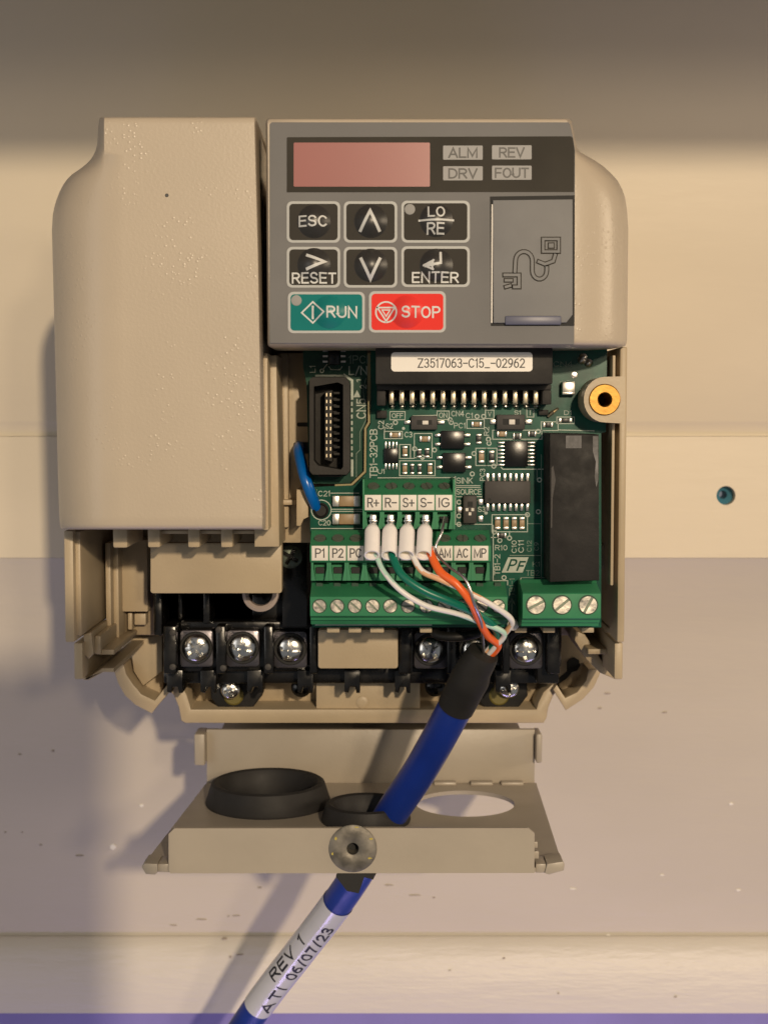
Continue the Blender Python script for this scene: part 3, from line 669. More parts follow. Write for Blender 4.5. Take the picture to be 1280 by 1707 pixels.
for t, a, y0, c, y1 in [('C2', 630, 701, 640, 715.5), ('TB1-32PCB', 616, 715, 629, 796.5), ('PC3', 799.5, 781, 808.5, 801.5), ('R2', 806.5, 711.5, 815, 726), ('C10', 852.5, 901, 861, 922), ('C11', 863.5, 900, 873, 921.5), ('TB1-2', 823.5, 924, 833.5, 959)]: text(b, t, a, y0, c, y1, SD, 0, 90, .012)
for t, a, y0, c, y1, rt in [('CN4', 922, 602, 954.5, 611, 0), ('C12', 878, 901, 886, 920, 90), ('C9', 890, 904, 898, 918, 90), ('K1', 887.5, 936.5, 900, 944.5, 0), ('TB2', 876.5, 950.5, 899, 960, 0), ('TB1-1', 848.5, 964, 857.5, 994, 90), ('12', 903, 716, 909, 730, 90)]: text(b, t, a, y0, c, y1, SD, 1, rt, .012)
def box_l(a, y0, c, y1, w=1.4, m=0): stroke(b, [(a, y0), (c, y0), (c, y1), (a, y1)], w, SD+.01, m, True)
for r in [(650, 686, 675, 699.5), (728.5, 685, 748.5, 699), (809, 683.5, 823, 697.5), (878, 681, 889.5, 695), (640.5, 719, 670.5, 731), (690.5, 722.5, 720, 763), (666, 741, 684, 764), (666, 768, 725, 793), (778, 699, 807, 714), (793, 747, 811, 776), (811, 747, 828, 776), (820, 858, 879, 886.5), (821, 717, 903, 732), (902, 703, 930, 717.5), (928, 695, 957, 706)]: box_l(*r)
for pts in [[(759, 794.5), (759, 874), (822, 874)], [(759, 809.5), (800, 809.5)], [(759, 828), (803, 828)], [(759, 812.5), (800, 812.5)], [(630, 796.5), (758, 796)], [(822, 874), (822, 968), (846, 968), (846, 975)], [(930, 716.5), (990, 718)], [(552, 822), (598, 822)], [(552, 849), (603, 849)], [(552, 852.5), (603, 852.5)], [(519, 881), (604, 881)],
            [(835, 779), (838, 782), (912, 782)], [(819, 896), (835, 896)], [(849, 888), (849, 893)], [(868, 964), (868, 1038)], [(685, 764), (690, 764)], [(641, 712), (641, 720)], [(689, 693), (728, 692)]]: stroke(b, pts, 1.4, SD+.012, 0)
for pts in [[(902, 758), (902, 965)], [(908, 770), (908, 960)], [(880, 873), (901, 873)], [(850, 926), (902, 926)], [(868, 963), (912, 963)], [(895, 782), (895, 800)]]: stroke(b, pts, 1.4, SD+.012, 1)
for cx, cy in [(795, 694), (806, 694), (659, 704), (752, 704), (814, 732), (815, 739), (790, 756), (787, 790), (704, 762), (724, 750), (691, 748), (897, 719), (899, 800), (897, 853), (879, 858), (765, 837), (765, 860), (765, 874), (849, 897), (833, 901), (840, 963), (824, 887), (823, 777), (750, 699.5)]:
    stroke(b, circ(cx, cy, 3.4, 10), 1.8, SD+.008, 0, True)
b.pprism(circ(672.5, 714, 2.6, 10), SD, SD+.05, 0); b.pprism(circ(810, 855, 3, 10), SD, SD+.05, 0)
b.pprism([(836, 954.5), (847, 929), (881, 929), (871, 954.5)], SD+.005, SD+.05, 0)
text(b, 'P', 844, 932, 857, 952, SD-.01, 2, shear=.35, sw=.15); text(b, 'F', 860, 935, 871, 952, SD-.01, 2, shear=.35, sw=.18)

stroke(b, [(853, 1024), (853, 1003)], 2, SD, 1); stroke(b, [(848, 1008), (853, 999), (858, 1008)], 2, SD, 1)
b.build('silkscreen', ['silk', 'silk_dim', 'pcb'], board)
RD = 33-.06
b = MB(); text(b, 'L/N', 581, 610, 612, 625, RD, 0, 0, .01); text(b, '1PCB', 581, 592, 622, 606, RD, 1, 0, .01); text(b, 'CN5', 594, 664, 610, 698, RD, 0, 90, .012); text(b, '1', 594, 631, 602, 637, RD, 0, 90); text(b, '2', 600, 641, 611, 648, RD, 0, 90)  # board name drawn dim: the keypad's shadow put into its ink colour
b.pprism([(589, 662), (595, 650), (601, 662)], RD, RD+.05, 0)
stroke(b, [(527, 626), (572, 626)], 3, RD, 0); stroke(b, [(574, 625), (587, 634), (587, 664)], 4, RD, 0); stroke(b, [(587, 768), (587, 792)], 4, RD, 0)
for k in range(9): stroke(b, [(586.5, 671+k*10.6), (586.5, 675+k*10.6)], 2.6, RD, 0)
stroke(b, [(548, 611), (552, 616), (567, 616), (570, 611)], 1.5, RD, 0); stroke(b, [(538, 616), (545, 607)], 1.4, RD, 0); stroke(b, circ(536.5, 618, 3, 10), 1.6, RD, 0, True)
stroke(b, [(610, 630), (605, 650), (610, 700), (600, 720), (600, 750), (594, 756), (594, 795)], 1.2, RD+.01, 1)
text(b, 'L1', 516, 609, 526, 621, RD, 0, 90)
b.build('silkscreen', ['silk', 'silk_dim'], rear)
# tall socket CN5
b = MB()
b.pprism([(515, 634), (521, 628), (576, 628), (583, 636), (584, 786), (578, 792), (522, 792), (515, 784)], 31.5, 33.2, 0, .3)
fr = [(516, 632), (521, 629), (577, 629), (583, 640), (583, 784), (577, 791), (521, 791), (516, 785)]; hl = [(523, 644), (563, 637), (572, 641), (572, 778), (568, 783), (530, 776), (523, 768)]
bm = holed([(P(x, y, 22).x, P(x, y, 22).z) for x, y in fr], [[(P(x, y, 22).x, P(x, y, 22).z) for x, y in hl]], lambda x, z: Vector((x, 22, z)), (0, 9.6, 0)); b.addbm(bm, 0)
b.pprism([(541, 652), (554, 650), (554, 770), (541, 766)], 24.5, 32, 0, .3)
for k in range(10):
    for x in (544.5, 551): b.pbox(x-.9, 655+k*11.3, x+.9, 660.5+k*11.3, 24.3, 25, 1)
    b.pbox(556, 653+k*11.3, 568, 657+k*11.3, 27.5, 31.6, 0, .1)
b.pbox(530, 791, 570, 795, 26, 32, 0, .2); b.build('socket', ['conn_black', 'pin_gold'], rear, label='upright black twenty-pin socket')
b = MB(); b.pbox(548, 580, 566, 608, 32, 33, 0, .2)
for k in range(3):
    for x in (538, 568): b.pbox(x, 583+k*9, x+8, 586+k*9, 32.4, 33, 1)
b.build('chip', ['chip', 'solder'], rear)
# pin header with sticker
b = MB(); b.pbox(626, 580, 921, 640, 12, 29.9, 0, .3); b.pbox(628, 640.6, 919, 650, 20, 29.9, 0, .25); b.pbox(628, 650, 643, 676, 20, 29.9, 0, .25); b.pbox(904, 650, 919, 674, 20, 29.9, 0, .25)
b.pbox(645, 650, 903, 668, 27, 29.9, 0)
b.pbox(628, 684, 645, 697, 28, 29.9, 0, .2); b.pbox(898, 683, 914, 692, 28, 29.9, 0, .2)
b.build('pin_header', ['conn_black'], board, label='long black pin header with a white serial sticker')
for k in range(15):
    x = 652.5+k*17.2; b = MB(); b.pbox(x-4, 649, x+4, 672, 22.5, 24, 0, .2); p = P(x, 672, 24)
    b.pbox(x-4, 670, x+4, 674, 23.5, 29.9, 0, .2); b.lathe(P(x+1, 677, 29.9), (0, -1, 0), [(.9, 0), (.6, .5), (.2, .9)], 12, 1); b.build('pin', ['pin_gold', 'solder'], board)
b = MB(); b.pprism(rrect(652, 587, 887.5, 619, 6), 11.86, 11.99, 0); text(b, 'Z3517063-C15_-02962', 696, 597, 875, 613, 11.84, 1, sw=.12)
for ix in range(1): pass
b.build('serial_sticker', ['sticker', 'label_ink'], board, label='white sticker with a printed serial number')
# relay
b = MB(); b.pprism([(916, 722), (998, 724), (999, 968), (916, 971)], 15, 29.9, 0, .5); b.pbox(943, 726, 969, 747, 14.93, 15.1, 1)
b.pprism([(988, 727), (997, 727), (997, 800), (994, 812), (991, 795), (993, 770), (988, 752)], 14.94, 15.1, 1); b.pprism([(919, 780), (922, 776), (926, 800), (921, 830), (920, 880), (918, 880)], 14.97, 15.1, 2)
b.build('relay', ['relay', 'scuff', 'chip_grey'], board, label='tall black relay block with scuffed right edge')
def chip(a, y0, c, y1, h, m, pins, side, wp=4, lp=9, mark=None):
    b = MB(); b.pbox(a, y0, c, y1, BD-h, BD-.15, 0, .2)
    for k in range(pins):
        if side == 'v':
            x = a+(c-a)*(k+.5)/pins
            for ya, yb in ((y0-lp, y0+.5), (y1-.5, y1+lp)): b.pbox(x-wp/2, ya, x+wp/2, yb, BD-h*.45, BD-.1, 1, .12)
        else:
            y = y0+(y1-y0)*(k+.5)/pins
            for xa, xb in ((a-lp, a+.5), (c-.5, c+lp)): b.pbox(xa, y-wp/2, xb, y+wp/2, BD-h*.45, BD-.1, 1, .12)
    if mark: b.lathe(P(mark[0], mark[1], BD-h-.02), (0, 1, 0), [(.45, 0), (.45, .05)], 12, 2)
    b.build('chip', [m, 'solder', 'recess_black'], board)
chip(735, 718, 774, 748, 2.4, 'chip', 2, 'h', 5, 10); chip(738, 755, 776, 787, 2.4, 'chip', 2, 'h', 5, 10)
chip(640, 747, 664, 772, 1.6, 'chip', 4, 'v', 3, 11); chip(842, 735, 880, 778, 1.9, 'chip', 7, 'h', 3, 12); chip(808, 802, 884, 839, 2.6, 'chip_grey', 8, 'v', 5, 13, (816, 833))
def smd(a, y0, c, y1, m='cap_body', h=1.0, vert=None):
    b = MB(); vert = (y1-y0 > c-a) if vert is None else vert; L = (y1-y0) if vert else (c-a); e = max(3, L*.24)
    if vert:
        b.pbox(a, y0+e, c, y1-e, BD-h, BD-.05, 0, .1); b.pbox(a-.4, y0, c+.4, y0+e, BD-h-.06, BD-.05, 1, .18); b.pbox(a-.4, y1-e, c+.4, y1, BD-h-.06, BD-.05, 1, .18)
    else:
        b.pbox(a+e, y0, c-e, y1, BD-h, BD-.05, 0, .1); b.pbox(a, y0-.4, a+e, y1+.4, BD-h-.06, BD-.05, 1, .18); b.pbox(c-e, y0-.4, c, y1+.4, BD-h-.06, BD-.05, 1, .18)
    b.build('resistor' if m == 'res_body' else 'capacitor', [m, 'cap_end'], board)
for r in [(649, 721, 668, 729), (699, 727, 717, 736), (785.5, 703, 803, 711), (671, 743.5, 679, 761), (671, 772, 678.5, 791), (713, 772, 720.5, 791), (798, 751, 807, 772), (828, 719, 845, 727.5), (825, 862, 834, 883), (839, 862, 848, 883), (853, 862, 861.5, 883), (866, 862, 874.5, 883)]: smd(*r)
for r in [(695, 748, 702.5, 763), (708, 747, 715.5, 763), (684, 773, 690, 791), (696, 773, 702.5, 791), (794, 723, 802.5, 740), (815.5, 751, 824, 772), (855, 722, 869, 732), (880, 719, 894, 727.5), (905, 704, 922, 712), (828, 889, 844, 897), (931, 697, 954, 704)]: smd(*r, m='res_body', h=.7)
for y in (827, 857): smd(554, y, 601, y+17, h=2.0)
b = MB(); b.pbox(937, 636, 959, 657, BD-3.2, BD-.05, 0, .3); b.pbox(937, 652.5, 959, 658, BD-3.3, BD-.05, 1, .2); b.build('capacitor', ['cap_end', 'solder'], board)
for (a, y0, c, y1) in ((685, 693, 729, 716), (828, 691, 875, 716)):
    b = MB(); b.pbox(a, y0, c, y1, BD-2.6, BD-.05, 0, .25); b.pbox(a+10, y0+7, c-9, y1-8, BD-2.66, BD-2.4, 2); m = (a+c)/2; b.pbox(m-3, y0+8, m+7, y1-8.5, BD-3.1, BD-2.4, 1, .1)
    b.pbox(a-11, y0+8, a-.5, y1-9, BD-.8, BD-.05, 3, .1); b.pbox(c+.5, y0+8, c+12, y1-9, BD-.8, BD-.05, 3, .1); b.build('slide_switch', ['chip_grey', 'label_white', 'recess_black', 'solder'], board)
b = MB(); b.pbox(772, 826, 795, 873, BD-3, BD-.05, 0, .4); b.pbox(779, 836, 788, 845, BD-3.05, BD-2.8, 2); b.pbox(776, 847, 780.5, 852, BD-3.1, BD-2.8, 1); b.pbox(785.5, 847, 790, 852, BD-3.1, BD-2.8, 1); b.pbox(781, 854, 785.5, 859, BD-3.1, BD-2.8, 1)
for a, y0 in ((797, 832), (797, 860), (762, 845)): b.pbox(a, y0, a+8, y0+10, BD-.8, BD-.05, 3, .1)
b.build('slide_switch', ['chip_grey', 'label_white', 'recess_black', 'solder'], board)
for px, py in ((970, 600), (981, 605), (972, 596)): 
    b = MB(); b.lathe(P(px, py, BD-.02), (0, -1, 0), [(1.2, 0), (.8, .5), (.25, .9)], 12, 0); b.build('solder_joint', 'solder', board)
b = MB(); b.lathe(P(957, 625, BD-.02), (0, -1, 0), [(.9, 0), (.7, .06)], 14, 0); b.build('test_point', 'solder', board)
for a, y0, c, y1 in ((918, 688, 930, 681), (914, 694, 924, 686)):
    p = P(a, y0, BD-1); q = P(c, y1, BD-2.5); b = MB(); b.tube([p, (p+q)/2, q], .4, 8, 0, 2); b.build('bent_lead', 'pin_gold', board)

# --- signal terminal blocks
def tblock(name, prof, xs, x0, x1, label):
    b = MB(); q = [(d, P(640, py, d).z) for py, d in prof]
    b.xprofile(q, P(x0, 900, 16).x, P(x1, 900, 16).x, 0, .12)
    return b
def funnel(b, x, y0, y1, w, dfl, dfr):
    # dividers either side of a wire entry, with the dark clamp mouth between
    b.pprism([(x-w/2, y0), (x-w/2+3.5, y0), (x-w/2+3.5, y0+9), (x-w/2+7, y1), (x-w/2, y1)], dfr, dfl+1, 0)
    b.pprism([(x+w/2-3.5, y0), (x+w/2, y0), (x+w/2, y1), (x+w/2-7, y1), (x+w/2-3.5, y0+9)], dfr+.004, dfl+1, 0)
    b.pbox(x-6.8, y0+8, x+6.8, y0+18, dfl-1.5, dfl+.6, 1)
def slot_disc(nm, px, py, d, rpx, rot, par, m='screw_zinc', axis=(0, -1, 0), ring='term_dark'):
    q = P(px, py, d); r = rpx*(CAMD+d)/F; b = MB(); ax = Vector(axis).normalized()
    qz = ax.to_track_quat('Z', 'Y').to_matrix(); a = math.radians(rot)
    b.lathe(q, ax, [(r*1.16, -.3), (r*1.16, .02), (r*1.02, .03)], 28, 1)
    # two half discs with a real slot between them
    w = r*.16
    for s in (-1, 1):
        pts = []
        a0 = math.asin(w/r)
        for k in range(15):
            t = a0+(math.pi-2*a0)*k/14; pts.append((r*math.cos(t), s*r*math.sin(t)))
        top = []; bot = []
        for x, y in pts:
            X = x*math.cos(a)-y*math.sin(a); Y = x*math.sin(a)+y*math.cos(a)
            top.append(q+qz @ Vector((X, Y, .42))); bot.append(q+qz @ Vector((X, Y, .02)))
        n = len(pts); b.add(top+bot, [tuple(range(n))]+[(i, (i+1) % n, n+(i+1) % n, n+i) for i in range(n)], 0)
    X0 = q+qz @ Vector((0, 0, .06)); b.lathe(X0, ax, [(r*.99, 0), (r*.99, .04)], 24, 2)
    return b.build('screw', [m, ring, 'screw_dull'], par, 30)
rnd = random.Random(3)
# upper five-way block
prof = [(799, 29.8), (799, 24), (801, 23.2), (823, 17.2), (824.5, 16.6), (851, 16.6), (853.5, 17.4), (854.5, 21.5), (882, 19.5), (882, 29.8)]
b = tblock('t', prof, None, 606, 758.5, '')
X5 = [622, 651.5, 681, 710.5, 740]
for x in X5: funnel(b, x, 853.5, 882, 29.4, 21.3, 17.2)
b.pbox(604.5, 799, 607.5, 882, 16.9, 29.7, 0); b.pbox(755, 799, 758.6, 882, 16.9, 29.7, 0)
t5 = b.build('terminal_block', ['term_green', 'recess_black'], drive, label='upper green five-way terminal block lettered from R+ to IG')
for x, t, w in zip(X5, ('R+', 'R-', 'S+', 'S-', 'IG'), (20, 20, 20, 20, 19)):
    b = MB(); b.pbox(x-14, 825, x+13.4, 850.5, 16.4, 16.7, 0, .05); text(b, t, x-w/2, 829.5, x+w/2, 846, 16.37, 1, 0, -.004); b.build('terminal_label', ['label_white', 'ink'], t5)
    slot_disc('s', x+.5, 811.5, 20.3, 9.3, rnd.uniform(0, 180), t5, 'screw_dull', (0, -.56, .86))
prof = [(883.5, 29.8), (883.5, 24), (886, 23.2), (908, 17.2), (909.5, 16.6), (935.5, 16.6), (938, 17.4), (939, 21.5), (968, 19.5), (968, 29.8)]
b = tblock('t', prof, None, 516.5, 818.5, '')
X10 = [533.5+29.65*k for k in range(10)]
for x in X10: funnel(b, x, 938, 968, 29.4, 21.3, 17.2)
t10 = b.build('terminal_block', ['term_green', 'recess_black'], drive, label='middle green ten-way terminal block lettered from P1 to MP')
for x, t, w in zip(X10, ('P1', 'P2', 'PC', '', '', '', '', 'AM', 'AC', 'MP'), (17, 19, 20, 0, 0, 0, 0, 21, 20, 21)):
    b = MB(); b.pbox(x-14, 910, x+13.4, 934.5, 16.4, 16.7, 0, .05)
    if t: text(b, t, x-w/2, 914, x+w/2, 930, 16.37, 1, 0, -.004)
    b.build('terminal_label', ['label_white', 'ink'], t10); slot_disc('s', x, 898.5, 19.7, 9.3, rnd.uniform(0, 180), t10, 'screw_dull', (0, -.56, .86))
prof = [(969.5, 29.8), (969.5, 24.5), (975, 23), (994, 16.4), (995.5, 16), (1027, 16), (1028.5, 16.6), (1029.5, 18), (1034, 18.2), (1035, 19.2), (1041, 20), (1041, 29.8)]
b = tblock('t', prof, None, 516.5, 846.5, '')
for k in range(11): b.pbox(527+k*29.7, 972, 538+k*29.7, 977.5, 22.1, 24, 1)
t11 = b.build('terminal_block', ['term_green', 'term_dark'], drive, label='lower green terminal block with a row of eleven slotted screws')
for x in (532.5, 562, 591.5, 621, 650.5, 680, 710.5, 740.5, 771, 801.5, 830): slot_disc('s', x, 1010.5, 15.95, 10.6, rnd.choice((45, -45, 20, 90, 0, -40, 35)), t11)
prof = [(966, 29.8), (966, 24), (972, 22.5), (988, 15.6), (990, 15), (1031, 15), (1032.5, 15.6), (1033.5, 17), (1038, 17.2), (1039, 18.4), (1044, 18.6), (1044, 29.8)]
b = tblock('t', prof, None, 871, 1001.5, '')
t3 = b.build('terminal_block', ['term_green', 'term_dark'], drive, label='green three-way terminal block with larger slotted screws under the relay')
for x, r in ((893, -28), (936.5, -40), (980, -62)): slot_disc('s', x, 1008.5, 14.95, 14.6, -r, t3)
b = MB(); b.lathe(P(855, 1042, 27), (0, -1, 0), [(1.5, -4), (1.5, 0), (1.1, .5), (.3, .7)], 20, 0); b.build('peg', 'label_white', board)
b = MB(); b.tube([P(724, 1044, 34), P(728, 1058, 32), P(760, 1062, 30), P(795, 1056, 31), P(802, 1042, 34)], 1.3, 10, 0); b.build('cable_tie_loop', 'black_plastic', drive)
# blue jumper
b = MB(); b.tube([P(499, 744, 46), P(498, 752, 37), P(506, 788, 29), P(516, 818, 28), P(526, 843, 30.5), P(529, 851, 33)], 1.5, 14, 0); b.build('jumper_wire', 'jumper_blue', drive, label='short thick blue jumper wire')
b = MB(); b.lathe(P(535, 851, 30.2), (0, -1, 0), [(2.1, -.4), (2.1, .5), (1.7, .8), (1.4, .3)], 24, 0); stroke(b, circ(535.5, 850, 16.5, 24), 1.6, BD-.06, 1, True); b.build('wire_seal', ['shrink', 'silk'], board)

# ================================================================== DATA CABLE
cable = empty('data_cable', P(470, 1640, 40), label='blue data cable with white printed sleeve and four stripped wires in the green terminals', category='cable')
path = [P(778, 1142, 27), P(745, 1205, 33), P(700, 1285, 44), P(655, 1352, 54), P(624, 1405, 61), P(597, 1454, 66), P(558, 1512, 76), P(498, 1590, 90), P(442, 1662, 101), P(400, 1722, 108), P(348, 1800, 116)]
CR = 4.75
b = MB(); b.tube(path, CR, 28, 0, 8); fr = b.frames; b.build('jacket', 'cable_blue', cable)
b = MB(); b.tube([P(806, 1088, 21), P(800, 1099, 22), P(790, 1116, 23.5), P(783, 1132, 25), P(772, 1154, 27.5), P(760, 1178, 30)], [4.1, 4.45, 4.75, 5.25, 5.1, 5.0], 32, 0, 6)
b.build('heat_shrink', 'shrink', cable)
# printed sleeve: walk along the centre line between two photo heights
def cl(px, py, d): return P(px, py, d)
idx = [i for i, f in enumerate(fr) if P(0, 1496, f[0].y).z >= f[0].z >= P(0, 1684, f[0].y).z]
b = MB(); b.tube([fr[i][0] for i in idx], CR+.2, 32, 0, 2, cap=False); frs = b.frames
Ls = [0]
for i in range(1, len(frs)): Ls.append(Ls[-1]+(frs[i][0]-frs[i-1][0]).length)
tot = Ls[-1]
def sleeve_pt(s, ang):
    s = max(0, min(tot-1e-4, s))
    i = max(k for k in range(len(Ls)-1) if Ls[k] <= s); t = (s-Ls[i])/(Ls[i+1]-Ls[i])
    c = frs[i][0].lerp(frs[i+1][0], t); T = frs[i][1].lerp(frs[i+1][1], t).normalized()
    N = Vector((.05, -.94, .33)); N = (N-T*N.dot(T)).normalized(); B = T.cross(N)   # the print lies on the upper front of the sleeve
    return c+(N*math.cos(ang)+B*math.sin(ang))*(CR+.26)
def sleeve_text(txt, s0, s1, a0, a1, sw=.6):
    """reads up the cable, from s1 (lower end) to s0; a0 = angle of the letter tops"""
    W = s1-s0; H = abs(a1-a0)*CR
    for v, fs in strips(txt, W, H, sw, .26):
        bm = bmesh.new(); vv = [bm.verts.new((u, 0, w)) for u, w in v]
        for f in fs: bm.faces.new([vv[i] for i in f])
        for ax, lim in ((2, H), (0, W)):
            t = .6
            while t < lim:
                co = Vector((0, 0, 0)); co[ax] = t; no = Vector((0, 0, 0)); no[ax] = 1; t += .6
                bmesh.ops.bisect_plane(bm, geom=list(bm.verts)+list(bm.edges)+list(bm.faces), plane_co=co, plane_no=no)
        for q in bm.verts: q.co = sleeve_pt(s1-q.co.x, a1+(a0-a1)*q.co.z/H)
        b.addbm(bm, 1)
sleeve_text('REV 1', tot*.31, tot*.70, .84, .06, .72)
sleeve_text('06/07/23', tot*.12, tot*.63, -.20, -.96, .72)
sleeve_text('ATI', tot*.71, tot*.95, -.20, -.96, .72)
b.build('printed_sleeve', ['cable_label', 'label_ink'], cable, label='glossy white sleeve printed REV 1 and 06/07/23')
# ferrules and wires
for i, x in enumerate((622, 651, 680, 709.5)):
    top = P(x-1, 877, 14.2); botp = P(x-2-(.5*i), 926, 7.6); ax = (botp-top); L = ax.length; r = 1.98
    b = MB(); b.lathe(top, ax, [(.9, 0), (1.35, .25), (1.9, 1.5), (r, 2.1), (r, L), (r-.35, L), (r-.4, L-2.2)], 28, 0, True, False)
    b.lathe(top+ax.normalized()*(L-1.6), ax, [(r-.35, 0), (.1, .02)], 24, 1, True, False)
    b.pbox(x-5.5, 858, x+5.5, 880, 14.6, 16.4, 2, .3); b.pbox(x-7, 866, x+7, 871, 14.2, 16.2, 2, .3); b.build('ferrule', ['ferrule_white', 'ferrule_in', 'bare_wire'], cable)
def wire(pts, r, m0, m1=None, tw=3.0, name='wire', share=.4):
    b = MB(); seg = 14
    fn = (lambda t, k: 1 if ((k/seg+t*tw) % 1.0) < share else 0) if m1 else None
    q = [P(*p) for p in pts]; q = [a if i in (0, len(q)-1) else a+Vector([random.uniform(-.28, .28) for _ in range(3)]) for i, a in enumerate(q)]
    b.tube(q, [r*random.uniform(.95, 1.06) for _ in q], seg, 0, 10, fn); b.build(name, [m0]+([m1] if m1 else []), cable)
wire([(626, 916, 11), (627, 928, 9.5), (640, 952, 7), (668, 986, 5.5), (710, 1008, 6), (760, 1023, 8), (800, 1038, 11), (838, 1056, 15), (826, 1078, 19), (808, 1098, 23)], .70, 'wire_white', 'wire_mint', 1.7, share=.34)
wire([(653, 914, 11), (656, 928, 9), (672, 958, 6), (705, 985, 4.5), (750, 1003, 5.5), (792, 1020, 9), (822, 1042, 13), (828, 1060, 17), (815, 1092, 23)], 1.04, 'wire_green')
wire([(685, 914, 11), (689, 926, 9), (703, 950, 6.5), (735, 968, 4.8), (775, 985, 4.8), (815, 1005, 8), (850, 1032, 13), (846, 1050, 17), (812, 1086, 22), (800, 1106, 24)], .76, 'wire_white', 'wire_peach', 1.6, share=.38)
wire([(715, 914, 11), (719, 926, 9), (735, 952, 5.5), (762, 976, 3.6), (785, 1006, 4.2), (799, 1035, 9), (812, 1058, 15), (830, 1076, 19), (812, 1098, 23)], 1.02, 'wire_orange')
wire([(741, 862, 16), (735, 888, 12), (727, 917, 11), (745, 942, 7.5), (775, 968, 3.2), (790, 1004, 3.4), (802, 1038, 8), (806, 1062, 15), (806, 1096, 22)], .38, 'bare_wire', None, 0, 'drain_wire')

# ================================================================== CABLE BRACKET AND GROMMETS
ZP = P(640, 1455, 15).z
bracket = empty('cable_bracket', (P(590, 1455, 15).x, 60, ZP), label='beige sheet metal cable bracket fixed below the drive', category='bracket')
lx, rx = P(237, 1452, 15).x, P(940, 1452, 15).x
g1 = PZ(447, 1346, ZP); g2 = PZ(610, 1376, ZP); g3 = PZ(775, 1346, ZP); RH1, RH2, RH3 = 16.0, 10.5, 15.0
outer = [(lx, 20), (lx+1.2, 16), (lx+6, 15.2), (rx-6, 15.2), (rx-1.2, 16), (rx, 20), (P(893, 1305, 105).x, 104), (P(345, 1305, 105).x, 104)]
cc = lambda g, r: [(g.x+r*math.cos(2*math.pi*k/40), g.y+r*math.sin(2*math.pi*k/40)) for k in range(40)]
slots = []
for px in (815, 752+20, 850):
    pass
bm = holed(outer, [cc(g1, RH1), cc(g2, RH2), cc(g3, RH3)], lambda x, y: Vector((x, y, ZP)), (0, 0, 1.2))
b = MB(); b.addbm(bm, 0)
b.pprism([(236, 1446), (241, 1440), (262, 1441), (263, 1455), (258, 1459), (243, 1458)], 14.2, 22, 0, .2); b.pbox(263, 1441, 282, 1454, 15, 22, 0, .2)
b.pprism([(912, 1441), (938, 1437), (941, 1442), (940, 1452), (915, 1459), (908, 1456)], 14.2, 22, 0, .2); b.pbox(893, 1441, 910, 1456, 15, 22, 0, .2)
for y0, y1, w in ((1404, 1414, 7), (1420, 1432, 9)): b.pbox(889, y0, 889+w, y1, 15.3, 16.4, 0, .1)
b.build('tray', 'bracket', bracket)
b = MB(); q = P(588, 1415, 13.6); b.addbm(holed([(P(x, y, 13.6).x, P(x, y, 13.6).z) for x, y in [(281, 1391), (291, 1381.5), (880, 1381), (891, 1390), (890.5, 1456), (284, 1456.5), (281, 1452)]], [[(q.x+1.7*math.cos(2*math.pi*k/24), q.z+1.7*math.sin(2*math.pi*k/24)) for k in range(24)]], lambda x, z: Vector((x, 13.6, z)), (0, 1.4, 0)), 0); b.build('front_lip', 'bracket', bracket)
b = MB()
z1 = P(640, 1210, 110).z; xa, xb = P(348, 1250, 110).x, P(888, 1250, 110).x
b.box(xa, xb, 104, 106, ZP+.2, z1, 0, .2); b.box(xa-3.4, xa-.05, 100, 110, P(640, 1272, 104).z, z1-.6, 0, .5); b.box(xb+.05, xb+1.9, 100, 110, P(640, 1268, 104).z, z1-.6, 0, .5)
b.box(xa+4, xb-4, 106, WD-1.5, z1-3, z1-1.2, 0, .2); b.box(xa+4, xb-4, WD-3.2, WD-.1, z1-2.9, z1+26, 0, .2)
b.build('back_plate', 'bracket', bracket)
for px in (740, 800, 850):                     # lightening slots along the bend, as raised bright tabs
    p = PZ(px, 1304, ZP); b = MB(); b.box(p.x-3.6, p.x+3.6, 100.5, 103.6, ZP+1.0, ZP+2.2, 0, .5); b.build('bend_tab', 'bracket', bracket)
b = MB(); q = P(588, 1415, 13.6); rr = 41*(CAMD+13.6)/F
b.lathe((q.x, 13.5, q.z), (0, -1, 0), [(1.55, -1.6), (1.55, .15), (1.75, .3), (rr-.4, .3), (rr, .05), (rr, -.1)], 48, 0, True, False)
b.lathe((q.x, 17.5, q.z), (0, -1, 0), [(1.6, 0), (.05, .02)], 16, 1, True, False); b.lathe((q.x, 15, q.z), (0, 1, 0), [(1.56, -1), (1.56, 2.6), (2.6, 2.6), (2.6, .02)], 24, 0, True, False)
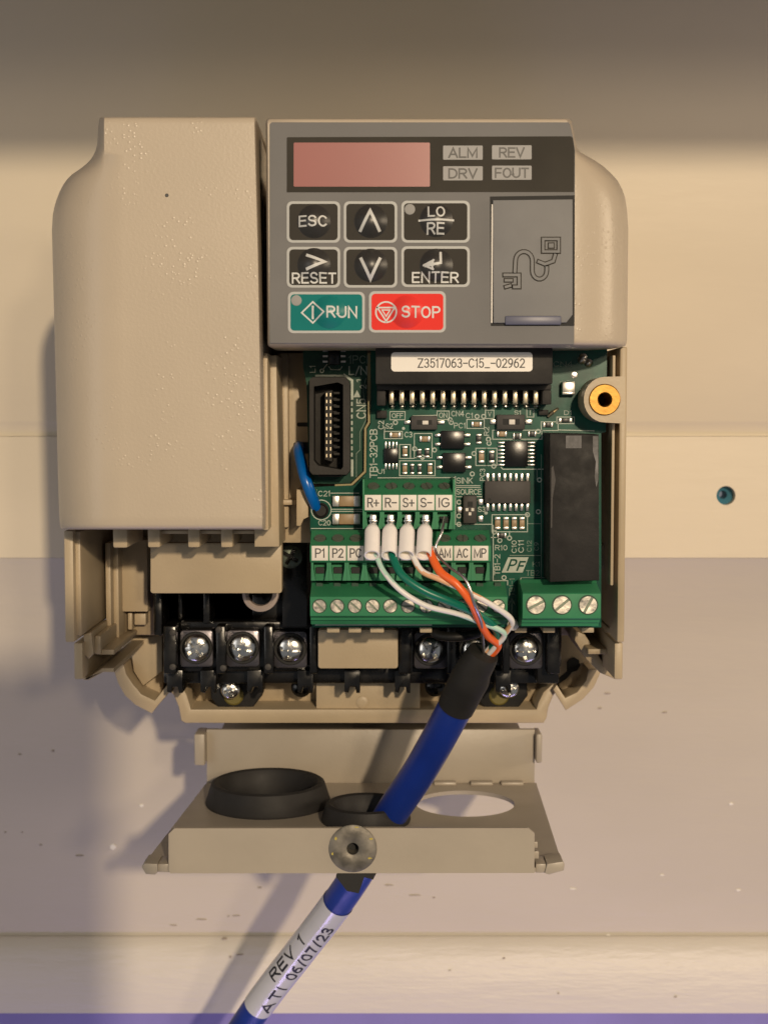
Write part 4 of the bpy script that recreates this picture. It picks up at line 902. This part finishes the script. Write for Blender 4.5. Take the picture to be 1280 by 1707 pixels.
for a, rad, w, h in ((150, 33, 5, 9), (28, 34, 8, 5), (-30, 33, 9, 4), (195, 35, 4, 7), (80, 36, 9, 3)):
    x = 588+rad*math.cos(math.radians(a)); y = 1415-rad*math.sin(math.radians(a)); b.pprism([(x+w*.5*random.uniform(.5, 1)*math.cos(t), y+h*.5*random.uniform(.5, 1)*math.sin(t)) for t in [k*.785 for k in range(8)]], 13.12, 13.3, 2)
b.build('captive_nut', ['nut_dirty', 'recess_black', 'yellow_paint'], bracket, label='round dirty metal captive nut in the middle of the front lip')
b = MB(); b.pprism([(562, 1456), (607, 1456), (627, 1457), (622, 1467), (607, 1463), (598, 1490), (578, 1486), (560, 1462)], 14.4, 15.4, 0); b.build('rubber_tail', 'rubber', bracket)
def grommet(g, rh, h, lab, flare):
    b = MB(); z = ZP+1.2
    b.lathe((g.x, g.y, z), (0, 0, 1), [(rh-2.2, -3.5), (rh-.15, -3.3), (rh-.1, -1.4), (rh-.1, -.05), (rh+flare, .02), (rh+flare+.3, .9), (rh+1.1, h-.5), (rh+.3, h), (rh-.9, h-.4), (rh-1.6, h-1.6), (rh-2.6, .8), (rh-2.2, -3.5)], 56, 0, True, False)
    if flare > 2.5: b.lathe((g.x, g.y, z-2.0), (0, 0, 1), [(rh-2.0, 0), (.2, -.4)], 40, 0, True, False)
    b.build('rubber_grommet', 'rubber', None, label=lab, category='grommet')
grommet(g1, RH1, 7.0, 'empty black rubber grommet standing in the tray, with no cable through it', 2.6)
grommet(g2, RH2, 5.6, 'black rubber grommet wrapped round the blue cable behind the captive nut', 2.2)

# ================================================================== PHONE TAKING THE PICTURE (behind the lens; throws the shade at lower left)
phone = empty('smartphone', (-12, -CAMD-6, -5), label='dark smartphone held up in front of the wall', category='phone')
b = MB(); b.pprism; pts = rrect(-45, -97, 31, 53, 10, 6); b.prism([(x, y) for x, y in pts], -CAMD-14, -CAMD-6, 0, 1.2); b.build('phone_body', 'phone', phone)
b = MB(); b.lathe((0, -CAMD-6, 0), (0, 1, 0), [(6, 0), (6, 1.2), (4.4, 1.4)], 32, 0); b.build('phone_lens', 'phone_lens', phone)
